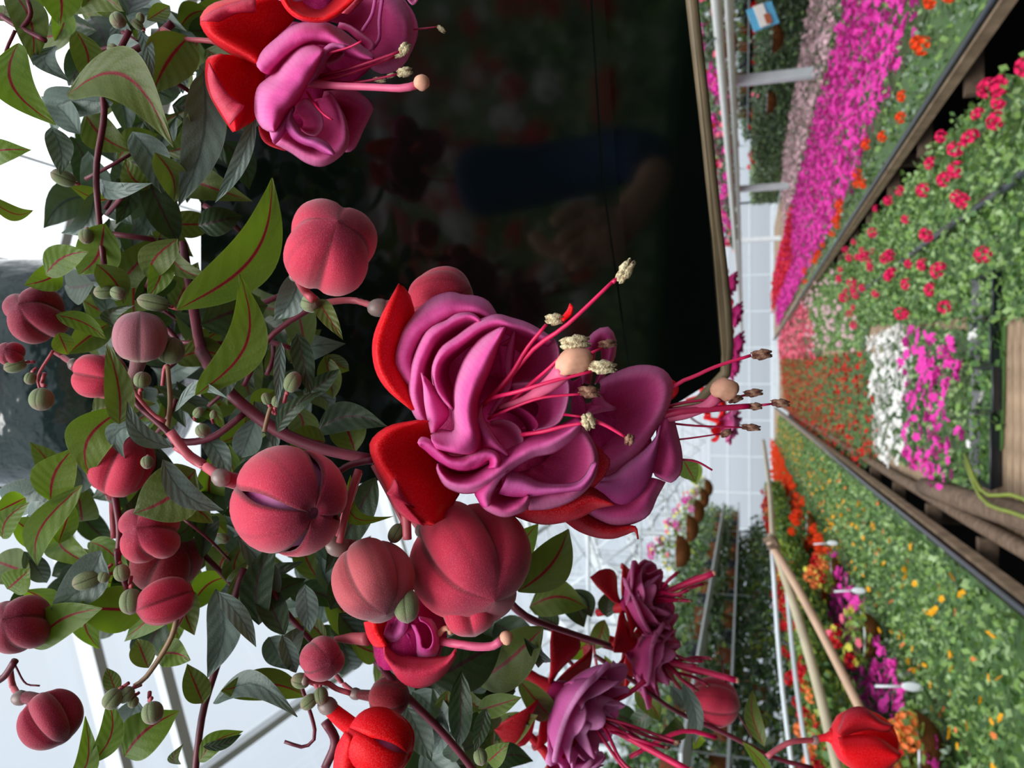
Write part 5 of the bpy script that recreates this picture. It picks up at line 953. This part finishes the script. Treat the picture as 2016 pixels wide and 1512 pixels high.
# ------------------------------------------------------------------ a second fuchsia further off (lower right), and two distant ones
def double_flower(parent, px, py, R_, d, ax, ay, tow, pm, sm, seed, stam=True, npet=9, sep=True):
    rn = random.Random(seed); A = (RGT * ax - UPV * ay - FWD * tow).normalized(); R = R_ / F * d; C = P(px, py, d)
    s1 = A.cross(FWD if abs(A.dot(FWD)) < .9 else UPV).normalized(); s2 = A.cross(s1)
    h = blob('flower', C - A * R * .35, (R * .4, R * .35, R * .35), DEEPP, parent, .05, axes=(A, s1, s2))
    for layer, (cnt_, rad, ln, tw) in enumerate(((4, 1.0, .95, 0), (5, .72, 1.05, .4), (4, .42, 1.1, .9))):
        for k in range(cnt_):
            ph0 = 2 * math.pi * k / cnt_ + tw + rn.uniform(-.2, .2); hw = math.pi / cnt_ * 1.5; V = []; uv = []; sd = rn.random() * 9
            for i in range(12):
                t = i / 11
                for j in range(15):
                    s = j / 14 * 2 - 1; ph = ph0 + s * hw * (.35 + .65 * t ** .5)
                    rr = R * rad * (math.sin(min(1, t * .9) * math.pi * .62) ** .7) * (1 + .16 * t * math.sin(s * 6 + sd) ) * (1 - .08 * s * s)
                    al = R * (-.55 + ln * t * (1 - .18 * s * s) + .10 * t * math.sin(s * 5 + sd) - .32 * max(0, t - .75) * 4 * (1 - layer * .3))
                    V.append(C + A * al + (s1 * math.cos(ph) + s2 * math.sin(ph)) * rr); uv.append((j / 14, 1 - t))
            obj('petal', V, grid_faces(12, 15), pm, h, uv, solid=.0005 * d / .22)
    if sep:
        for k in range(4):
            ph0 = 2 * math.pi * k / 4 + .5; V = []; uv = []
            for i in range(12):
                t = i / 11; wd = .52 * math.sin(math.pi * min(1, .12 + .88 * t)) ** .7
                for j in range(7):
                    s = j / 6 * 2 - 1; ph = ph0 + s * wd
                    rr = R * (.18 + 1.12 * t ** .8); al = R * (-.72 + .15 * t + .35 * math.sin(t * 2.6) * t - .5 * t * t * t)
                    V.append(C + A * al + (s1 * math.cos(ph) + s2 * math.sin(ph)) * rr); uv.append((j / 6, t))
            obj('sepal', V, grid_faces(12, 7), sm, h, uv, solid=.0006 * d / .22)
    if stam:
        for k in range(7):
            a, b = rn.uniform(0, 6.28), rn.uniform(.15, .5); ln = rn.uniform(.95, 1.5); e_ = C + A * R * ln + (s1 * math.cos(a) + s2 * math.sin(a)) * R * b
            tube('stamen', [C, C.lerp(e_, .35) + s1 * R * rn.uniform(-.12, .12), C.lerp(e_, .75) + s2 * R * rn.uniform(-.16, .16) - RGT * R * .04, e_], .0005 * d / .22, DFIL, h, 5); blob('anther', e_, (R * .06, R * .035, R * .035), ANTB, h, .1, 8, 6)
        e_ = C + A * R * 1.9 + s1 * R * .2; tube('style', [C, C.lerp(e_, .5), e_], .0009 * d / .22, FIL, h, 6); blob('stigma', e_, (R * .07,) * 3, STIG, h, .05, 8, 6)
    V, f = tube_mesh([C - A * R * 1.5, C - A * R * 1.1, C - A * R * .5], [R * .1, R * .12, R * .22], 10); obj('tube', V, f, sm, h, [(0, .3)] * len(V))
    return h
f2 = thing('hanging_fuchsia', 'second fuchsia with ruffled purple and crimson flowers, lower right of the big one', 'plant', P(1150, 1250, .42))
double_flower(f2, 1150, 1405, 118, .36, .80, .35, .55, LILAC, DRED, 3)
double_flower(f2, 1275, 1180, 78, .42, .75, -.35, .45, MAUVE, DRED, 5)
double_flower(f2, 1290, 1295, 82, .42, .80, .20, .40, MAUVE, DRED, 8)
double_flower(f2, 1130, 1540, 80, .37, .6, .5, .3, LILAC, DRED, 12, stam=False)
bud(f2, 1405, 1382, 46, .9, .05, .2, .42, BUDR, 1.05, ov=(1355, 1376, 9), ped=[(1320, 1330, .42), (1290, 1270, .42)], rot=.2, lobes=.08)
bud(f2, 1205, 1345, 18, .7, .3, .3, .44, BUDR, 1.0, neck=0); bud(f2, 1200, 1320, 14, .7, .3, .3, .44, BUDR, 1.0, neck=0)
o_ = bud(f2, 1700, 1457, 56, .97, .05, .2, .40, RED, 1.1, ov=(1605, 1457, 9), ped=[(1560, 1460, .4), (1530, 1475, .4), (1510, 1490, .4)], rot=.4, lobes=.12)
surf(Frame(0, 0, 1, .385), 'sepal', [(0, [(1650, 1440), (1665, 1400), (1700, 1392), (1735, 1418), (1760, 1428)]), (6, [(1650, 1445), (1680, 1420), (1710, 1415), (1735, 1428), (1758, 1432)]), (0, [(1660, 1450), (1690, 1440), (1715, 1436), (1735, 1440), (1750, 1440)])], DRED, o_, n=14, m_=7, ruf=0)
surf(Frame(0, 0, 1, .385), 'sepal', [(2, [(1650, 1452), (1690, 1446), (1730, 1452), (1775, 1485)]), (8, [(1655, 1475), (1695, 1480), (1735, 1480), (1772, 1490)]), (2, [(1665, 1500), (1700, 1525), (1740, 1520), (1770, 1495)])], RED, o_, n=14, m_=7, ruf=0)
def st2(pts, wpx, d, mat=None): tube('stem', [P(p[0], p[1], d) for p in pts], wpx / 2 / F * d, mat or STEM, f2)
st2([(980, 1170), (1050, 1225), (1200, 1275), (1260, 1285)], 10, .43); st2([(1170, 1290), (1260, 1350), (1330, 1400), (1420, 1440), (1520, 1490), (1600, 1512)], 9, .41); st2([(1100, 1280), (1150, 1330), (1200, 1360)], 8, .43); st2([(1168, 1270), (1178, 1330)], 6, .42, PEDI)
st2([(1420, 1300), (1440, 1380), (1480, 1450)], 3, .42); st2([(1240, 1490), (1340, 1440), (1410, 1452)], 9, .38, FIL); st2([(1180, 1390), (1230, 1370), (1270, 1340)], 10, .37, FIL)
for a in [(1345, 1345, 1368, 1465, 34, 's', .4), (1320, 1350, 1345, 1400, 30, 's', .41), (1505, 1470, 1482, 1358, 36, 'o', .4), (1462, 1460, 1500, 1530, 26, 'g', .4), (1365, 1475, 1385, 1455, 24, 'g', .42), (1100, 1165, 1150, 1235, 50, 'k', .42), (1130, 1160, 1165, 1215, 40, 'k', .42), (1195, 1215, 1205, 1160, 36, 'k', .43), (1190, 1220, 1160, 1280, 40, 'o', .43), (1160, 1260, 1090, 1290, 40, 'g', .44), (1100, 1230, 1060, 1200, 44, 'k', .43), (1215, 1330, 1190, 1290, 34, 'g', .44),
          (1290, 1390, 1240, 1420, 40, 'k', .45), (1250, 1360, 1300, 1420, 44, 'o', .45), (1180, 1400, 1260, 1440, 50, 'k', .46), (1340, 1420, 1290, 1460, 40, 'k', .46)]:
    leaf(f2, *a[:5], kind=a[5], d=a[6], dt=random.uniform(-.02, .02), bend=.1)
for k, (x, y, lb) in enumerate(((1440, 860, 'distant magenta and red fuchsia flower beside the stamens of the near flower'), (1440, 570, 'distant pink fuchsia blossoms right of the planter rim'))):
    ff = thing('distant_fuchsia', lb, 'plant', P(x, y, .9))
    if k == 0:
        double_flower(ff, 1440, 835, 36, .8, .8, .2, .3, MAUVE, RED, 20, stam=False); double_flower(ff, 1410, 775, 40, .82, .8, -.2, .2, DEEPP, RED, 22, stam=False)
        tube('stem', [P(1340, 800, .85), P(1370, 830, .85), P(1420, 850, .85)], .0012, STEM, ff); leaf(ff, 1345, 905, 1372, 955, 40, 'g', .8); tube('hanging_stem', [P(1340, 800, .85), P(1340, 800, .85) + Vector((.01, .02, .2)), Vector((P(1340, 800, .85).x, .75, zr(.05)))], .0015, STEM, ff)
    else:
        for (xx, yy, r_) in ((1440, 560, 24), (1450, 620, 24), (1452, 680, 26), (1445, 720, 26)): double_flower(ff, xx, yy, r_, 1.0, .8, .2, .2, DEEPP, ROSE, xx + yy, stam=False)
        tube('stem', [P(1415, 540, 1.02), P(1425, 640, 1.02), P(1425, 740, 1.02)], .0015, STEM, ff); tube('hanging_stem', [P(1415, 540, 1.02), P(1415, 540, 1.02) + Vector((0, 0, .3)), Vector((P(1415, 540, 1.02).x, P(1415, 540, 1.02).y, zr(.15)))], .0015, STEM, ff)

# ------------------------------------------------------------------ benches behind the viewer, seen only as reflections in the planter
bed('flower_bed', 'bed of white and red flowers mirrored faintly in the dark planter', 'flower bed', [(-1.6, -4.2), (2.6, -4.2), (2.6, -1.1), (-1.6, -1.1)], .55, .12, [('white_bloom', head_bloom(.05, WHT), 12, .04, WHT), ('red_bloom', head_bloom(.045, CRIM), 22, .04, SAL)], 1300, .05)

# ------------------------------------------------------------------ the photographer's hand and sleeve, mirrored faintly in the planter
SKIN = flat('skin', lin(222, 170, 142), .5, .3, .12, 60); NAVY = flat('navy_cloth', lin(44, 60, 96), .8, .1, .25, 30)
def MP(x, y, d):
    p = P(x, y, d); return p - nrm * (2 * (p - ctr).dot(nrm))
ph = thing('person', 'hand of a person in a navy sleeve, mirrored faintly in the dark planter', 'person', MP(1200, 450, .95))
def limb(name, chain, mat, par):
    me = bpy.data.meshes.new(name); pts = [MP(*c[:3]) for c in chain[0]]; allp = list(pts); edges = [(i, i + 1) for i in range(len(pts) - 1)]; rad = [c[3] for c in chain[0]]
    for br, root in chain[1:]:
        o = len(allp); allp += [MP(*c[:3]) for c in br]; rad += [c[3] for c in br]; edges += [(root, o)] + [(o + i, o + i + 1) for i in range(len(br) - 1)]
    c = allp[0]; me.from_pydata([p - c for p in allp], edges, []); me.materials.append(mat); o_ = bpy.data.objects.new(name, me); scene.collection.objects.link(o_)
    o_.parent = par; o_.location = c - org(par); ORG[o_.name] = c; sk = o_.modifiers.new('skin', 'SKIN'); sk.use_smooth_shade = True
    for v, r in zip(me.skin_vertices[0].data, rad): v.radius = (r, r)
    me.skin_vertices[0].data[0].use_root = True; s_ = o_.modifiers.new('sub', 'SUBSURF'); s_.levels = s_.render_levels = 2
    return o_
limb('hand', [[(1215, 470, .95, .030), (1180, 490, .95, .026), (1250, 420, .96, .026), (1280, 380, .98, .024), (1300, 330, 1.05, .027)],
              ([(1150, 410, .94, .011), (1110, 425, .93, .0095), (1085, 445, .93, .008)], 0), ([(1150, 440, .94, .011), (1115, 462, .93, .0095), (1095, 482, .93, .008)], 0),
              ([(1150, 470, .94, .011), (1125, 495, .93, .009), (1108, 512, .93, .008)], 1), ([(1165, 505, .94, .010), (1140, 520, .93, .0085), (1125, 535, .93, .007)], 1),
              ([(1110, 500, .95, .012), (1070, 485, .95, .010), (1045, 455, .95, .009)], 1)], SKIN, ph)
limb('sleeve', [[(1302, 325, 1.06, .040), (1240, 300, 1.15, .045), (1150, 330, 1.25, .055), (1040, 350, 1.3, .06), (900, 360, 1.35, .07)]], NAVY, ph)
